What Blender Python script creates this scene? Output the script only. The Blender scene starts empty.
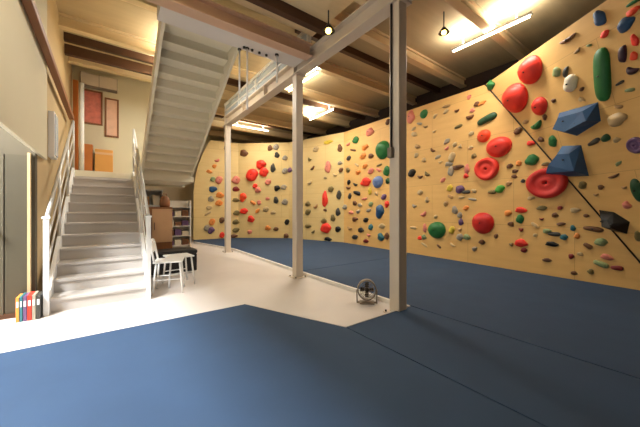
import bpy, bmesh, math, random
from mathutils import Vector, Matrix
S = bpy.context.scene
C = S.collection
PI = math.pi
rnd = random.Random(3)

# ------------------------------------------------------------ materials
def lin(c):
    out = []
    for v in c:
        v /= 255.0
        out.append(v / 12.92 if v <= 0.04045 else ((v + 0.055) / 1.055) ** 2.4)
    return tuple(out) + (1.0,)

def mat(name, rgb, rough=0.6, metal=0.0, noise=0.0, scale=8.0, bump=0.0, spec=0.5, stretch=None):
    m = bpy.data.materials.new(name)
    m.use_nodes = True
    nt = m.node_tree
    b = nt.nodes['Principled BSDF']
    b.inputs['Roughness'].default_value = rough
    b.inputs['Metallic'].default_value = metal
    b.inputs['Specular IOR Level'].default_value = spec
    col = lin(rgb)
    b.inputs['Base Color'].default_value = col
    if noise or bump:
        tc = nt.nodes.new('ShaderNodeTexCoord')
        mp = nt.nodes.new('ShaderNodeMapping')
        if stretch:
            mp.inputs['Scale'].default_value = stretch
        n = nt.nodes.new('ShaderNodeTexNoise')
        n.inputs['Scale'].default_value = scale
        n.inputs['Detail'].default_value = 5
        nt.links.new(tc.outputs['Object'], mp.inputs['Vector'])
        nt.links.new(mp.outputs['Vector'], n.inputs['Vector'])
        if noise:
            mx = nt.nodes.new('ShaderNodeMix')
            mx.data_type = 'RGBA'
            mx.inputs['A'].default_value = tuple(min(1, c * (1 - noise)) for c in col[:3]) + (1,)
            mx.inputs['B'].default_value = tuple(min(1, c * (1 + noise)) for c in col[:3]) + (1,)
            nt.links.new(n.outputs['Fac'], mx.inputs['Factor'])
            nt.links.new(mx.outputs['Result'], b.inputs['Base Color'])
        if bump:
            bp = nt.nodes.new('ShaderNodeBump')
            bp.inputs['Strength'].default_value = bump
            bp.inputs['Distance'].default_value = 0.01
            nt.links.new(n.outputs['Fac'], bp.inputs['Height'])
            nt.links.new(bp.outputs['Normal'], b.inputs['Normal'])
    return m

def emit(name, rgb, strength):
    m = bpy.data.materials.new(name)
    m.use_nodes = True
    b = m.node_tree.nodes['Principled BSDF']
    b.inputs['Base Color'].default_value = lin(rgb)
    b.inputs['Emission Color'].default_value = lin(rgb)
    b.inputs['Emission Strength'].default_value = strength
    return m

def plywood(name, rgb, rgb2, panel=(0.91, 1.82), grain=1.0):
    """climbing-wall ply: soft grain plus thin sheet joints, in the facet's own coordinates"""
    m = bpy.data.materials.new(name)
    m.use_nodes = True
    nt = m.node_tree
    b = nt.nodes['Principled BSDF']
    b.inputs['Roughness'].default_value = 0.55
    b.inputs['Specular IOR Level'].default_value = 0.3
    tc = nt.nodes.new('ShaderNodeTexCoord')
    mp = nt.nodes.new('ShaderNodeMapping')
    mp.inputs['Scale'].default_value = (0.5, 4.0, 4.0)
    n = nt.nodes.new('ShaderNodeTexNoise')
    n.inputs['Scale'].default_value = 3.0
    n.inputs['Detail'].default_value = 6
    nt.links.new(tc.outputs['Object'], mp.inputs['Vector'])
    nt.links.new(mp.outputs['Vector'], n.inputs['Vector'])
    mx = nt.nodes.new('ShaderNodeMix')
    mx.data_type = 'RGBA'
    mx.inputs['A'].default_value = lin(rgb)
    mx.inputs['B'].default_value = lin(rgb2)
    nt.links.new(n.outputs['Fac'], mx.inputs['Factor'])
    br = nt.nodes.new('ShaderNodeTexBrick')
    br.offset = 0.5
    br.inputs['Color1'].default_value = (1, 1, 1, 1)
    br.inputs['Color2'].default_value = (0.96, 0.96, 0.96, 1)
    br.inputs['Mortar'].default_value = (0.72, 0.66, 0.6, 1)
    br.inputs['Scale'].default_value = 1.0
    br.inputs['Mortar Size'].default_value = 0.004
    br.inputs['Brick Width'].default_value = panel[1]
    br.inputs['Row Height'].default_value = panel[0]
    nt.links.new(tc.outputs['Object'], br.inputs['Vector'])
    mu = nt.nodes.new('ShaderNodeMix')
    mu.data_type = 'RGBA'
    mu.blend_type = 'MULTIPLY'
    mu.inputs['Factor'].default_value = 1.0
    nt.links.new(mx.outputs['Result'], mu.inputs['A'])
    nt.links.new(br.outputs['Color'], mu.inputs['B'])
    nt.links.new(mu.outputs['Result'], b.inputs['Base Color'])
    return m

M = {}
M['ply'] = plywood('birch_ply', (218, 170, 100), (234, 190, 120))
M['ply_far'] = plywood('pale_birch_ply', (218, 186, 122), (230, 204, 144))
M['floor'] = mat('pale_concrete', (204, 196, 190), 0.45, 0, 0.06, 2.5, 0.03)
M['mat'] = mat('blue_mat_cover', (50, 70, 96), 0.75, 0, 0.14, 3.0, 0.25, 0.2)
M['trimwhite'] = mat('white_trim', (232, 226, 216), 0.5)
M['steel'] = mat('cream_painted_steel', (208, 194, 176), 0.42, 0, 0.04, 6)
M['soffit'] = mat('lilac_grey_soffit', (214, 208, 202), 0.6, 0, 0.03, 3)
M['tanwall'] = mat('tan_wall_paint', (188, 164, 122), 0.8, 0, 0.05, 3)
M['peach'] = mat('peach_print', (226, 184, 158), 0.6, 0, 0.25, 6)
M['crossbeam'] = mat('red_brown_primer_steel', (208, 172, 144), 0.5, 0, 0.05, 5)
M['whitesteel'] = mat('white_painted_steel', (232, 232, 230), 0.4)
M['stair'] = mat('grey_stair_plate', (192, 186, 180), 0.5, 0, 0.05, 5)
M['stairup'] = mat('olive_grey_stair_plate', (222, 214, 190), 0.5, 0, 0.04, 5)
M['galv'] = mat('galvanised_pipe', (206, 204, 198), 0.35, 0.25)
M['deck'] = mat('ceiling_deck_board', (186, 164, 124), 0.75, 0, 0.15, 3, 0, 0.3, (0.4, 3, 1))
M['joist'] = mat('tan_joist', (220, 196, 152), 0.7, 0, 0.12, 4, 0, 0.3, (0.5, 4, 4))
M['darkwood'] = mat('dark_brown_timber', (78, 52, 34), 0.6, 0, 0.2, 5, 0, 0.3, (0.5, 5, 5))
M['brownwood'] = mat('mid_brown_timber', (134, 88, 56), 0.5, 0, 0.15, 6, 0, 0.4, (5, 0.5, 5))
M['cabinet'] = mat('walnut_veneer', (132, 86, 50), 0.5, 0, 0.16, 5, 0, 0.4, (5, 5, 0.6))
M['cabinet_pale'] = mat('pale_wood_veneer', (206, 164, 124), 0.5, 0, 0.1, 5)
M['orangewood'] = mat('orange_wood', (190, 112, 48), 0.5, 0, 0.12, 6)
M['beige'] = mat('beige_wall_paint', (212, 204, 176), 0.8, 0, 0.03, 2)
M['closet'] = mat('taupe_closet_paint', (80, 72, 56), 0.7, 0, 0.04, 3)
M['closetdark'] = mat('olive_door_paint', (68, 61, 44), 0.6, 0, 0.05, 3)
M['dark'] = mat('dark_brown_void', (52, 38, 32), 0.9, 0, 0.1, 3)
M['cream'] = mat('cream_wall', (224, 210, 176), 0.8, 0, 0.03, 2)
M['black'] = mat('black_vinyl', (26, 27, 30), 0.45, 0, 0.1, 10)
M['whiteplastic'] = mat('white_plastic', (238, 238, 236), 0.35)
M['greyplastic'] = mat('warm_grey_plastic', (128, 116, 102), 0.5)
M['darkmetal'] = mat('dark_metal', (60, 54, 50), 0.4, 0.7)
M['pink'] = mat('pink_print', (206, 120, 104), 0.6, 0, 0.5, 9)
M['cardboard'] = mat('orange_cardboard', (206, 148, 74), 0.7, 0, 0.05, 6)
M['tube'] = emit('tube_glow', (255, 240, 205), 14)
M['globe'] = emit('lamp_glow', (255, 214, 110), 10)
m = bpy.data.materials.new('pale_blue_glass'); m.use_nodes = True
b_ = m.node_tree.nodes['Principled BSDF']
b_.inputs['Base Color'].default_value = lin((214, 228, 240)); b_.inputs['Roughness'].default_value = 0.25
b_.inputs['Transmission Weight'].default_value = 0.2
M['glass'] = m
m = bpy.data.materials.new('window_glass'); m.use_nodes = True
b_ = m.node_tree.nodes['Principled BSDF']
b_.inputs['Base Color'].default_value = (0.95, 0.97, 1, 1); b_.inputs['Roughness'].default_value = 0.05
b_.inputs['Transmission Weight'].default_value = 1.0
M['windowglass'] = m

HC = dict(red=(240, 56, 38), orange_red=(246, 78, 36), deep_red=(206, 38, 28), dark_red=(130, 34, 32), pink=(222, 132, 112),
          green=(34, 112, 52), dark_green=(30, 76, 42), bright_green=(70, 156, 50), sage=(140, 154, 104), olive=(120, 104, 58),
          blue=(36, 80, 122), light_blue=(104, 128, 178), teal=(52, 112, 120), purple=(104, 74, 112), dark_purple=(62, 34, 48),
          yellow=(220, 190, 60), orange=(232, 142, 62), brown=(112, 72, 42), charcoal=(62, 60, 54), black=(9, 10, 9),
          grey=(156, 146, 128), white=(222, 212, 188), beige=(196, 168, 122), tan=(182, 142, 92))
HM = {k: mat(k + '_resin', v, 0.5, 0, 0.08, 14, 0.15) for k, v in HC.items()}

# ------------------------------------------------------------ mesh helpers
class MB:
    def __init__(self):
        self.bm = bmesh.new()
    def box(self, c, s, rot=None, bevel=0.0):
        mtx = Matrix.Translation(c)
        if rot is not None:
            mtx = mtx @ rot.to_4x4()
        r = bmesh.ops.create_cube(self.bm, size=1.0, matrix=mtx @ Matrix.Diagonal((s[0], s[1], s[2], 1)))
        if bevel:
            es = set()
            for v in r['verts']:
                es.update(v.link_edges)
            bmesh.ops.bevel(self.bm, geom=list(es), offset=bevel, segments=2, affect='EDGES', profile=0.5)
        return self
    def bounds(self, x0, x1, y0, y1, z0, z1, bevel=0.0):
        return self.box(((x0 + x1) / 2, (y0 + y1) / 2, (z0 + z1) / 2), (abs(x1 - x0), abs(y1 - y0), abs(z1 - z0)), None, bevel)
    def tube(self, pts, r, seg=12, cap=True):
        pts = [Vector(p) for p in pts]
        rings = []
        ref = None
        for i, p in enumerate(pts):
            if i == 0: t = pts[1] - p
            elif i == len(pts) - 1: t = p - pts[-2]
            else: t = (pts[i + 1] - p).normalized() + (p - pts[i - 1]).normalized()
            t.normalize()
            if ref is None:
                ref = Vector((0, 0, 1)) if abs(t.z) < 0.9 else Vector((1, 0, 0))
            a = t.cross(ref).normalized(); b = t.cross(a).normalized()
            ref = -b if ref.dot(b) < 0 else b
            a = t.cross(ref).normalized(); b = ref - t * ref.dot(t); b.normalize()
            rings.append([self.bm.verts.new(p + (a * math.cos(2 * PI * k / seg) + b * math.sin(2 * PI * k / seg)) * r) for k in range(seg)])
        for u, v in zip(rings, rings[1:]):
            for k in range(seg):
                f = self.bm.faces.new((u[k], u[(k + 1) % seg], v[(k + 1) % seg], v[k])); f.smooth = True
        if cap:
            self.bm.faces.new(rings[0]); self.bm.faces.new(rings[-1])
        return self
    def prism(self, poly, d):
        """poly: 3-D points of a flat outline, d: extrusion vector"""
        d = Vector(d)
        lo = [self.bm.verts.new(Vector(p)) for p in poly]
        hi = [self.bm.verts.new(Vector(p) + d) for p in poly]
        self.bm.faces.new(lo); self.bm.faces.new(hi)
        n = len(poly)
        for i in range(n):
            self.bm.faces.new((lo[i], lo[(i + 1) % n], hi[(i + 1) % n], hi[i]))
        return self
    def lathe(self, c, prof, seg=24, axis='z'):
        c = Vector(c); rings = []
        def P(r, z, a):
            x, y = r * math.cos(a), r * math.sin(a)
            if axis == 'z': return c + Vector((x, y, z))
            if axis == 'y': return c + Vector((x, z, y))
            return c + Vector((z, x, y))
        for r, z in prof:
            if r < 1e-6: rings.append([self.bm.verts.new(P(0, z, 0))])
            else: rings.append([self.bm.verts.new(P(r, z, 2 * PI * k / seg)) for k in range(seg)])
        for u, v in zip(rings, rings[1:]):
            for k in range(seg):
                k2 = (k + 1) % seg
                if len(u) == 1 and len(v) == 1: continue
                if len(u) == 1: f = self.bm.faces.new((u[0], v[k2], v[k]))
                elif len(v) == 1: f = self.bm.faces.new((u[k], u[k2], v[0]))
                else: f = self.bm.faces.new((u[k], u[k2], v[k2], v[k]))
                f.smooth = True
        return self
    def build(self, name, m, parent=None, world=True):
        bmesh.ops.recalc_face_normals(self.bm, faces=self.bm.faces[:])
        if parent is not None and world:
            off = Vector(parent['_loc'])
            for v in self.bm.verts: v.co -= off
        me = bpy.data.meshes.new(name)
        self.bm.to_mesh(me); self.bm.free()
        me.materials.append(m)
        o = bpy.data.objects.new(name, me); C.objects.link(o)
        if parent is not None:
            o.parent = parent
            o['_loc'] = parent['_loc']
        else:
            o['_loc'] = (0.0, 0.0, 0.0)
        return o

def tag(o, label, cat, group=None):
    o['label'] = label; o['category'] = cat
    if group: o['group'] = group
    return o
def thing(name, loc, label, cat, group=None):
    o = bpy.data.objects.new(name, None); C.objects.link(o)
    o.location = loc; o['_loc'] = tuple(float(v) for v in loc)
    o.empty_display_size = 0.1
    return tag(o, label, cat, group)
def struct(o):
    o['kind'] = 'structure'
    return o
# ------------------------------------------------------------ room shell
XL, XR, YB, YF, ZC = -6.2, 4.6, -4.8, 11.0, 4.56
struct(MB().bounds(XL, XR, YB, YF, -0.12, 0).build('floor', M['floor']))
w = MB(); w.bounds(XL, XR, 2.1, YF, ZC, ZC + 0.1); w.bounds(XL, XR, YB, -1.0, ZC, ZC + 0.1); w.bounds(-4.8, XR, -1.0, 2.1, ZC, ZC + 0.1)
struct(w.build('ceiling', M['deck']))
# added roof light over the side room, unseen, placed to steer the daylight
w = MB()
for x in (XL + 0.03, -5.5, -4.83): w.bounds(x - 0.03, x + 0.03, -1.0, 2.1, ZC, ZC + 0.12)
for y in (-0.97, 2.07): w.bounds(XL, -4.8, y - 0.03, y + 0.03, ZC, ZC + 0.12)
rl = struct(w.build('added_roof_window', M['whitesteel']))
struct(MB().bounds(XL + 0.02, -4.82, -0.98, 2.08, ZC + 0.1, ZC + 0.11).build('window_pane', M['windowglass'], rl))
struct(MB().bounds(XR, XR + 0.1, YB, YF, 0, ZC).build('wall_outer_right', M['dark']))  # dark brown stands in for the shade in the gap above the climbing wall
struct(MB().bounds(XL, XR, YF, YF + 0.1, 0, ZC).build('wall_far', M['cream']))
struct(MB().bounds(XL, XR, YB - 0.1, YB, 0, ZC).build('wall_back', M['dark']))
# left outer wall with a wide glazed opening
w = MB()
w.bounds(XL - 0.12, XL, YB, -1.6, 0, ZC); w.bounds(XL - 0.12, XL, 2.3, YF, 0, ZC); w.bounds(XL - 0.12, XL, -1.6, 2.3, 2.6, ZC)
struct(w.build('wall_left', M['beige']))
w = MB()
for y in (-1.57, -0.3, 1.0, 2.27): w.bounds(XL - 0.1, XL - 0.02, y - 0.03, y + 0.03, 0, 2.6)
for z in (0.03, 2.57): w.bounds(XL - 0.1, XL - 0.02, -1.6, 2.3, z - 0.03, z + 0.03)
wf = struct(w.build('window_1', M['whitesteel']))
struct(MB().bounds(XL - 0.065, XL - 0.055, -1.57, 2.27, 0.05, 2.55).build('window_pane', M['windowglass'], wf))
# beige bulkhead over the side room, and the closet front beside the stair
struct(MB().bounds(-3.395, -3.36, YB, 2.99, 1.86, ZC).build('wall_bulkhead', M['beige']))
struct(MB().bounds(XL, -3.397, 2.5, 2.62, 0, 3.0).build('wall_closet', M['closet']))
struct(MB().bounds(-3.52, -3.40, 2.62, YF, 0, ZC).build('wall_stair_side', M['tanwall']))
struct(MB().bounds(XL, -3.40, 2.44, 2.5, 0, 0.05).build('baseboard_closet', M['darkwood']))
d = struct(MB().bounds(-4.3, -3.64, 2.455, 2.5, 0.05, 1.82).build('door_1', M['closet']))
h = MB(); h.tube([(-3.69, 2.40, 0.98), (-3.69, 2.455, 0.98)], 0.012); h.lathe((-3.69, 2.39, 0.98), [(0, -0.02), (0.026, -0.014), (0.03, 0), (0.02, 0.018), (0, 0.02)], 16, 'y')
struct(h.build('door_knob', M['darkmetal'], d))
d2 = struct(MB().bounds(-3.63, -3.455, 2.46, 2.5, 0.05, 1.82).build('door_2', M['closetdark']))
struct(MB().bounds(-3.453, -3.428, 2.44, 2.5, 0.0, 1.85).build('trim_1', M['tanwall']))
# climbing wall facets, each built in its own plane
def facet(name, key, poly, m, t=0.06):
    o_, h_, u_, n_ = [Vector(v) for v in FAC[key]]
    b = MB(); b.prism([(p[0], p[1], -t) for p in poly], (0, 0, t))
    o = b.build(name, m)
    o.matrix_world = Matrix(((h_.x, u_.x, n_.x, o_.x), (h_.y, u_.y, n_.y, o_.y), (h_.z, u_.z, n_.z, o_.z), (0, 0, 0, 1)))
    return struct(o)
def fac(p, q):
    hh = Vector((q[0] - p[0], q[1] - p[1], 0)); ln = hh.length; hh.normalize()
    return (p[0], p[1], 0), tuple(hh), (0, 0, 1), tuple(hh.cross(Vector((0, 0, 1)))), ln
FAC = {}
FL = {}
for k, p, q in (('A', (4.0, 5.5), (3.3, -3)), ('B', (3.2, 8.0), (4.0, 5.5)), ('C', (1.6, 9.4), (3.2, 8.0)), ('D', (-0.1, 9.6), (1.6, 9.4))):
    r = fac(p, q); FAC[k] = r[:4]; FL[k] = r[4]
CRO, CRT, TOPP = [Vector(v) for v in ((3.3933, -1.8674, -0.0), (3.5954, 0.5867, 3.8158), (2.279, -1.4029, 3.8158))]
e1 = (TOPP - CRT).normalized(); eo = CRO; e2 = CRT - CRO
en = e1.cross(e2).normalized()
if en.x > 0: en = -en
eu = en.cross(e1).normalized()
FAC['E'] = (tuple(eo), tuple(e1), tuple(eu), tuple(en))
ZT = 3.97
ah = Vector(FAC['A'][1]); ao = Vector(FAC['A'][0])
s0, s1 = (CRO - ao).dot(ah), (CRT - ao).dot(ah)
facet('wall_right', 'A', [(0, 0), (s0, 0), (s1, CRT.z), (0, ZT)], M['ply'])
c1 = e2.dot(e1); h1 = e2.dot(eu)
facet('wall_leaning', 'E', [(0, 0), (2.4, 0), (2.4, h1), (c1, h1)], M['ply'], 0.04)
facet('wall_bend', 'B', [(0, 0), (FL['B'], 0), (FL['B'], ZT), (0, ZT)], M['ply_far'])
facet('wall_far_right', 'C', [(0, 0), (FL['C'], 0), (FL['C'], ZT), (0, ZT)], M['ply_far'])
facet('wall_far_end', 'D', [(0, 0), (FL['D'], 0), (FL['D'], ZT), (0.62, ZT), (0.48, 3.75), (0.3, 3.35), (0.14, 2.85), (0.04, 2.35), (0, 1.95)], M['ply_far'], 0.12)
# dark joint strip where the leaning panel folds out of the long wall
nA = Vector(FAC['A'][3]); a = CRT + nA * 0.012; b = CRO + nA * 0.012
struct(MB().tube([a, b], 0.011, 8).build('trim_2', M['dark']))
# joists across the ceiling
for i, y in enumerate((-3.0, -1.4, 0.12, 1.55, 3.0, 4.45, 5.9, 7.35, 8.8, 10.2)):
    x0 = -4.8 if -1 < y < 2.1 else XL
    j = MB(); j.bounds(x0, XR, y - 0.06, y + 0.06, 4.52, ZC); j.bounds(x0, XR, y - 0.02, y + 0.02, 4.38, 4.52); j.bounds(x0, XR, y - 0.07, y + 0.07, 4.34, 4.38)
    struct(j.build('trim_%d' % (i + 3), M['joist']))
for i, y in enumerate((2.25, 5.1, 7.9)):
    struct(MB().bounds(-0.0 if y < 3 else XL, XR, y - 0.05, y + 0.05, 4.42, ZC).build('trim_%d' % (i + 14), M['darkwood']))
mz = struct(MB().bounds(-3.36, -0.1, YB, 1.6, 3.97, 4.05).build('ceiling_mezzanine', M['joist']))
for i, y in enumerate((1.25, 0.45, -0.35, -1.15, -1.95)):
    struct(MB().bounds(-3.36, -0.1, y - 0.05, y + 0.05, 3.83, 3.97).build('trim_%d' % (i + 22), M['darkwood'] if i % 2 == 0 else M['joist']))
# landing partition
struct(MB().bounds(-3.40, -1.0, 6.6, 6.7, 1.84, ZC).build('wall_landing', M['beige']))

# ------------------------------------------------------------ mats and white edge strips
def mat_obj(name, poly, lab):
    b = MB(); b.prism([(p[0], p[1], 0.0) for p in poly], (0, 0, 0.05))
    es = [e for e in b.bm.edges if all(v.co.z > 0.04 for v in e.verts)]
    bmesh.ops.bevel(b.bm, geom=es, offset=0.006, segments=2, affect='EDGES')
    return tag(b.build(name, M['mat']), lab, 'mat', None)
mat_obj('crash_mat', [(-3.9, 1.25), (-1.37, 1.22), (-0.84, -0.03), (-0.84, -4.7), (-3.9, -4.7)], 'large blue floor mat in the foreground with a slanted corner by the pale floor')
mat_obj('crash_mat', [(-0.837, -0.03), (0.204, -0.03), (0.204, -4.7), (-0.837, -4.7)], 'narrow blue mat in front of the nearest column foot')
mat_obj('crash_mat', [(0.208, -4.7), (0.208, 2.385), (3.735, 2.385), (3.385, -1.87), (2.68, -2.94), (2.68, -4.7)], 'large blue mat along the foot of the long climbing wall right of the nearest column')
mat_obj('crash_mat', [(0.208, 2.389), (0.30, 6.2), (-0.22, 8.9), (-0.11, 9.59), (1.595, 9.39), (3.19, 7.99), (3.985, 5.5), (3.735, 2.389)], 'far blue mat behind the columns below the far climbing wall')
s = MB(); s.bounds(0.165, 0.206, -0.02, 2.38, 0, 0.052); struct(s.build('trim_18', M['trimwhite']))
s = MB(); s.prism([(0.165, 2.38, 0), (0.206, 2.38, 0), (0.298, 6.2, 0), (-0.222, 8.9, 0), (-0.262, 8.9, 0), (0.255, 6.2, 0)], (0, 0, 0.052)); struct(s.build('trim_19', M['trimwhite']))
s = MB(); s.prism([(-3.9, 1.262, 0), (-1.36, 1.232, 0), (-0.83, -0.018, 0), (0.16, -0.018, 0), (0.16, 0.01, 0), (-0.812, 0.01, 0), (-1.34, 1.262, 0), (-3.9, 1.292, 0)], (0, 0, 0.045)); struct(s.build('trim_20', M['floor']))

# ------------------------------------------------------------ steel columns and beams
def column(y, lab, conduit=False):
    t = thing('steel_column', (0, y, 0), lab, 'column', 'steel columns in a row')
    MB().bounds(-0.07, 0.07, y - 0.07, y + 0.07, 0.012, 3.6, 0.008).build('shaft', M['steel'], t)
    bp = MB().bounds(-0.12, 0.12, y - 0.12, y + 0.12, 0.0, 0.012).build('base_plate', M['steel'], t)
    MB().bounds(-0.11, 0.11, y - 0.11, y + 0.11, 3.585, 3.6).build('cap_plate', M['steel'], t)
    for sx in (-1, 1):
        for sy in (-1, 1):
            MB().lathe((sx * 0.098, y + sy * 0.098, 0.012), [(0, 0.02), (0.012, 0.02), (0.012, 0)], 6).build('bolt', M['darkmetal'], bp)
    if conduit:
        MB().tube([(-0.085, y + 0.03, 1.9), (-0.085, y + 0.03, 3.58)], 0.012, 8).build('conduit', M['darkmetal'], t)
        MB().bounds(-0.12, -0.07, y, y + 0.06, 1.8, 1.92, 0.005).build('junction_box', M['greyplastic'], t)
column(0.0, 'nearest and thickest looking cream steel column, at the corner of the pale floor', True)
column(2.2, 'middle cream steel column standing between the pale floor and blue mat')
column(5.95, 'farthest slim white steel column in front of the far climbing wall')
def hbeam(name, x0, x1, y0, y1, z0, z1, m, along, lab, cat='beam', fl=0.09):
    b = MB()
    t = 0.018
    if along == 'y':
        b.bounds(-fl, fl, y0, y1, z0, z0 + t); b.bounds(-fl, fl, y0, y1, z1 - t, z1); b.bounds(-0.012, 0.012, y0, y1, z0, z1)
        for y in (0.0, 2.2, 3.4, 4.6, 5.95): b.bounds(-fl, fl, y - 0.006, y + 0.006, z0, z1)
    else:
        c = (y0 + y1) / 2
        b.bounds(x0, x1, c - fl, c + fl, z0, z0 + t); b.bounds(x0, x1, c - fl, c + fl, z1 - t, z1); b.bounds(x0, x1, c - 0.012, c + 0.012, z0, z1)
    o = b.build(name, m)
    return tag(o, lab, cat)
hbeam('steel_beam', 0, 0, -4.7, 6.15, 3.6, 3.84, M['steel'], 'y', 'long cream steel beam running over the heads of the three columns')
hbeam('cross_beam', -3.35, -0.095, 1.62, 1.76, 3.66, 3.86, M['crossbeam'], 'x', 'red brown steel cross beam at the head of the upper stair flight')
# white lattice guard on the far half of the beam
g = thing('guard_rail', (0, 1.8, 3.84), 'white steel guard rail with pale glass on top of the far half of the beam', 'railing')
MB().bounds(-0.05, 0.03, 1.8, 6.1, 4.20, 4.26).build('top_rail', M['whitesteel'], g)
MB().bounds(-0.05, 0.03, 1.8, 6.1, 3.842, 3.90).build('bottom_rail', M['whitesteel'], g)
MB().bounds(-0.045, 0.02, 1.8, 6.1, 4.02, 4.05).build('middle_rail', M['whitesteel'], g)
MB().bounds(-0.012, -0.004, 1.83, 6.07, 3.90, 4.20).build('glass_panel', M['glass'], g)
for y in (1.83, 2.9, 3.96, 5.02, 6.07):
    MB().bounds(-0.04, 0.02, y - 0.025, y + 0.025, 3.90, 4.20).build('post', M['whitesteel'], g)

# ------------------------------------------------------------ stairs
RZ, GY, Y0 = 0.1665, 0.262, 2.42
st = thing('staircase', (-2.78, Y0, 0), 'grey steel staircase with wide treads climbing to the landing at the left', 'staircase')
for k in range(12):
    z = RZ * (k + 1); y = Y0 + GY * k
    if k < 11:
        MB().bounds(-3.26, -2.30, y - 0.02, y + GY + 0.012, z - 0.035, z, 0.004).build('tread', M['stair'], st)
    MB().bounds(-3.26, -2.30, y + 0.004, y + 0.012, z - RZ, z - 0.035).build('riser', M['stair'], st)
def stringer(x0, x1, p, q, h, m, parent, top=None):
    MB().prism([(x0, p[0], p[1]), (x0, q[0], q[1]), (x0, q[0], q[1] - h), (x0, p[0], max(0.0, p[1] - h))], (x1 - x0, 0, 0)).build('stringer', m, parent)
yt, zt = Y0 + GY * 11, RZ * 12
for x in (-3.30, -2.30):
    b = MB(); b.prism([(x, Y0 - 0.06, 0), (x, Y0 - 0.06, 0.22), (x, yt, zt + 0.04), (x, yt, zt - 0.3), (x, Y0 + 0.32, 0)], (0.04, 0, 0)); b.build('stringer', M['whitesteel'], st)
MB().bounds(-3.38, -1.05, yt, 6.58, zt - 0.12, zt).build('landing', M['stairup'], st)
# upper flight back towards the viewer
up = thing('staircase', (-1.62, yt, zt), 'upper stair flight seen from below, rising from the landing towards the ceiling', 'staircase')
UX0, UX1 = -2.10, -1.12
NU = 14; RU = RZ * 12 / NU; GU = GY * 12 / NU
for k in range(NU):
    z = zt + RU * (k + 1); y = yt - GU * k
    MB().bounds(UX0, UX1, y - GU - 0.03, y + 0.012, z - 0.03, z).build('tread', M['stairup'], up)
    MB().bounds(UX0, UX1, y - 0.012, y - 0.004, z - RU - 0.028, z - 0.03).build('riser', M['stairup'], up)
yu, zu = yt - GY * 12, zt + RZ * 12
for x in (UX0 - 0.045, UX1):
    b = MB(); b.prism([(x, yt + 0.04, zt + 0.002), (x, yt + 0.04, zt + 0.24), (x, yu, zu + 0.06), (x, yu, zu - 0.26)], (0.045, 0, 0)); b.build('stringer', M['stairup'], up)
MB().bounds(-2.20, -0.10, 1.80, yu - 0.002, zu - 0.30, zu - 0.02).build('top_landing', M['soffit'], up)
for x in (-1.05, -0.92, -0.80, -0.68): MB().lathe((x, yu - 0.1, zu - 0.326), [(0, 0), (0.022, 0), (0.022, 0.026)], 6).build('bolt', M['darkmetal'], up)
# hand rails
def rail(x, ya, za, yb, zb, posts, lab, m, newel=True, top=0.92):
    t = thing('stair_railing', (x, ya, za), lab, 'railing')
    dz = (zb - za) / (yb - ya)
    for o_, nm in ((top, 'handrail'), (0.62, 'middle_rail'), (0.34, 'lower_rail')):
        MB().tube([(x, ya, za + o_), (x, yb, zb + o_)], 0.021 if o_ == top else 0.012, 12).build(nm, m, t)
    for i in range(posts):
        f_ = i / (posts - 1); y = ya + (yb - ya) * f_; z = za + (zb - za) * f_
        MB().tube([(x, y, z), (x, y, z + top)], 0.02, 12).build('post', m, t)
    return t
rail(-3.28, Y0 - 0.03, 0.22, yt, zt + 0.04, 4, 'pale pipe hand railing on the left side of the lower stair, by the closet', M['galv'])
rail(-2.28, Y0 - 0.03, 0.22, yt, zt + 0.04, 4, 'pale pipe hand railing on the right side of the lower stair, by the white chairs', M['galv'])
for x, lab in ((-3.28, 'slim white newel post at the left foot of the stair'), (-2.28, 'slim white newel post at the right foot of the stair beside the chairs')):
    t = thing('newel_post', (x, Y0 - 0.09, 0), lab, 'post')
    MB().bounds(x - 0.025, x + 0.025, Y0 - 0.12, Y0 - 0.07, 0, 1.1, 0.004).build('shaft', M['whitesteel'], t)
    MB().bounds(x - 0.035, x + 0.035, Y0 - 0.13, Y0 - 0.06, 1.1, 1.125, 0.004).build('cap', M['whitesteel'], t)
# brown timber rail high beside the bulkhead
t = tag(MB().box((-3.315, 3.45, 3.10), (0.08, 3.9, 0.085), Matrix.Rotation(-0.03, 3, 'X'), 0.01).build('timber_rail', M['brownwood']), 'brown timber rail running high along the left wall above the stair', 'rail')
for (x, y, ln, lab) in ((-1.0, 2.06, 0.95, 'longer white rod hanging below the upper stair landing'), (-0.55, 1.95, 0.45, 'short white rod hanging near the cross beam end'), (-1.085, 2.16, 0.7, 'white rod hanging left of the longest rod under the upper stair')):
    r = thing('hanging_rod', (x, y, zu - 0.30), lab, 'rod')
    MB().tube([(x, y, zu - 0.30), (x, y, zu - 0.30 - ln)], 0.014, 10).build('rod', M['whitesteel'], r)
    MB().lathe((x, y, zu - 0.301), [(0, -0.02), (0.03, -0.02), (0.03, 0)], 12).build('flange', M['darkmetal'], r)

# ------------------------------------------------------------ landing corner
tag(MB().bounds(-3.38, -1.1, 4.95, 5.05, 4.12, 4.30).build('timber_beam', M['darkwood']), 'dark brown timber beam crossing above the landing', 'beam')
t = thing('wall_box', (-3.33, 3.5, 1.95), 'pale white box on the side wall above the foot of the stair', 'box')
MB().bounds(-3.40, -3.33, 3.35, 3.65, 1.95, 2.6, 0.008).build('body', M['whiteplastic'], t)
MB().bounds(-3.335, -3.32, 3.37, 3.63, 1.98, 2.57, 0.004).build('door', M['glass'], t)
def frame(name, x0, x1, z0, z1, fm, pm, lab, y=6.6, w=0.035):
    t = thing(name, ((x0 + x1) / 2, y, z0), lab, 'poster')
    b = MB(); b.bounds(x0, x0 + w, y - 0.03, y, z0, z1); b.bounds(x1 - w, x1, y - 0.03, y, z0, z1); b.bounds(x0 + w, x1 - w, y - 0.03, y, z0, z0 + w); b.bounds(x0 + w, x1 - w, y - 0.03, y, z1 - w, z1)
    b.build('frame', fm, t); MB().bounds(x0 + w, x1 - w, y - 0.015, y, z0 + w, z1 - w).build('print', pm, t)
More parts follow.
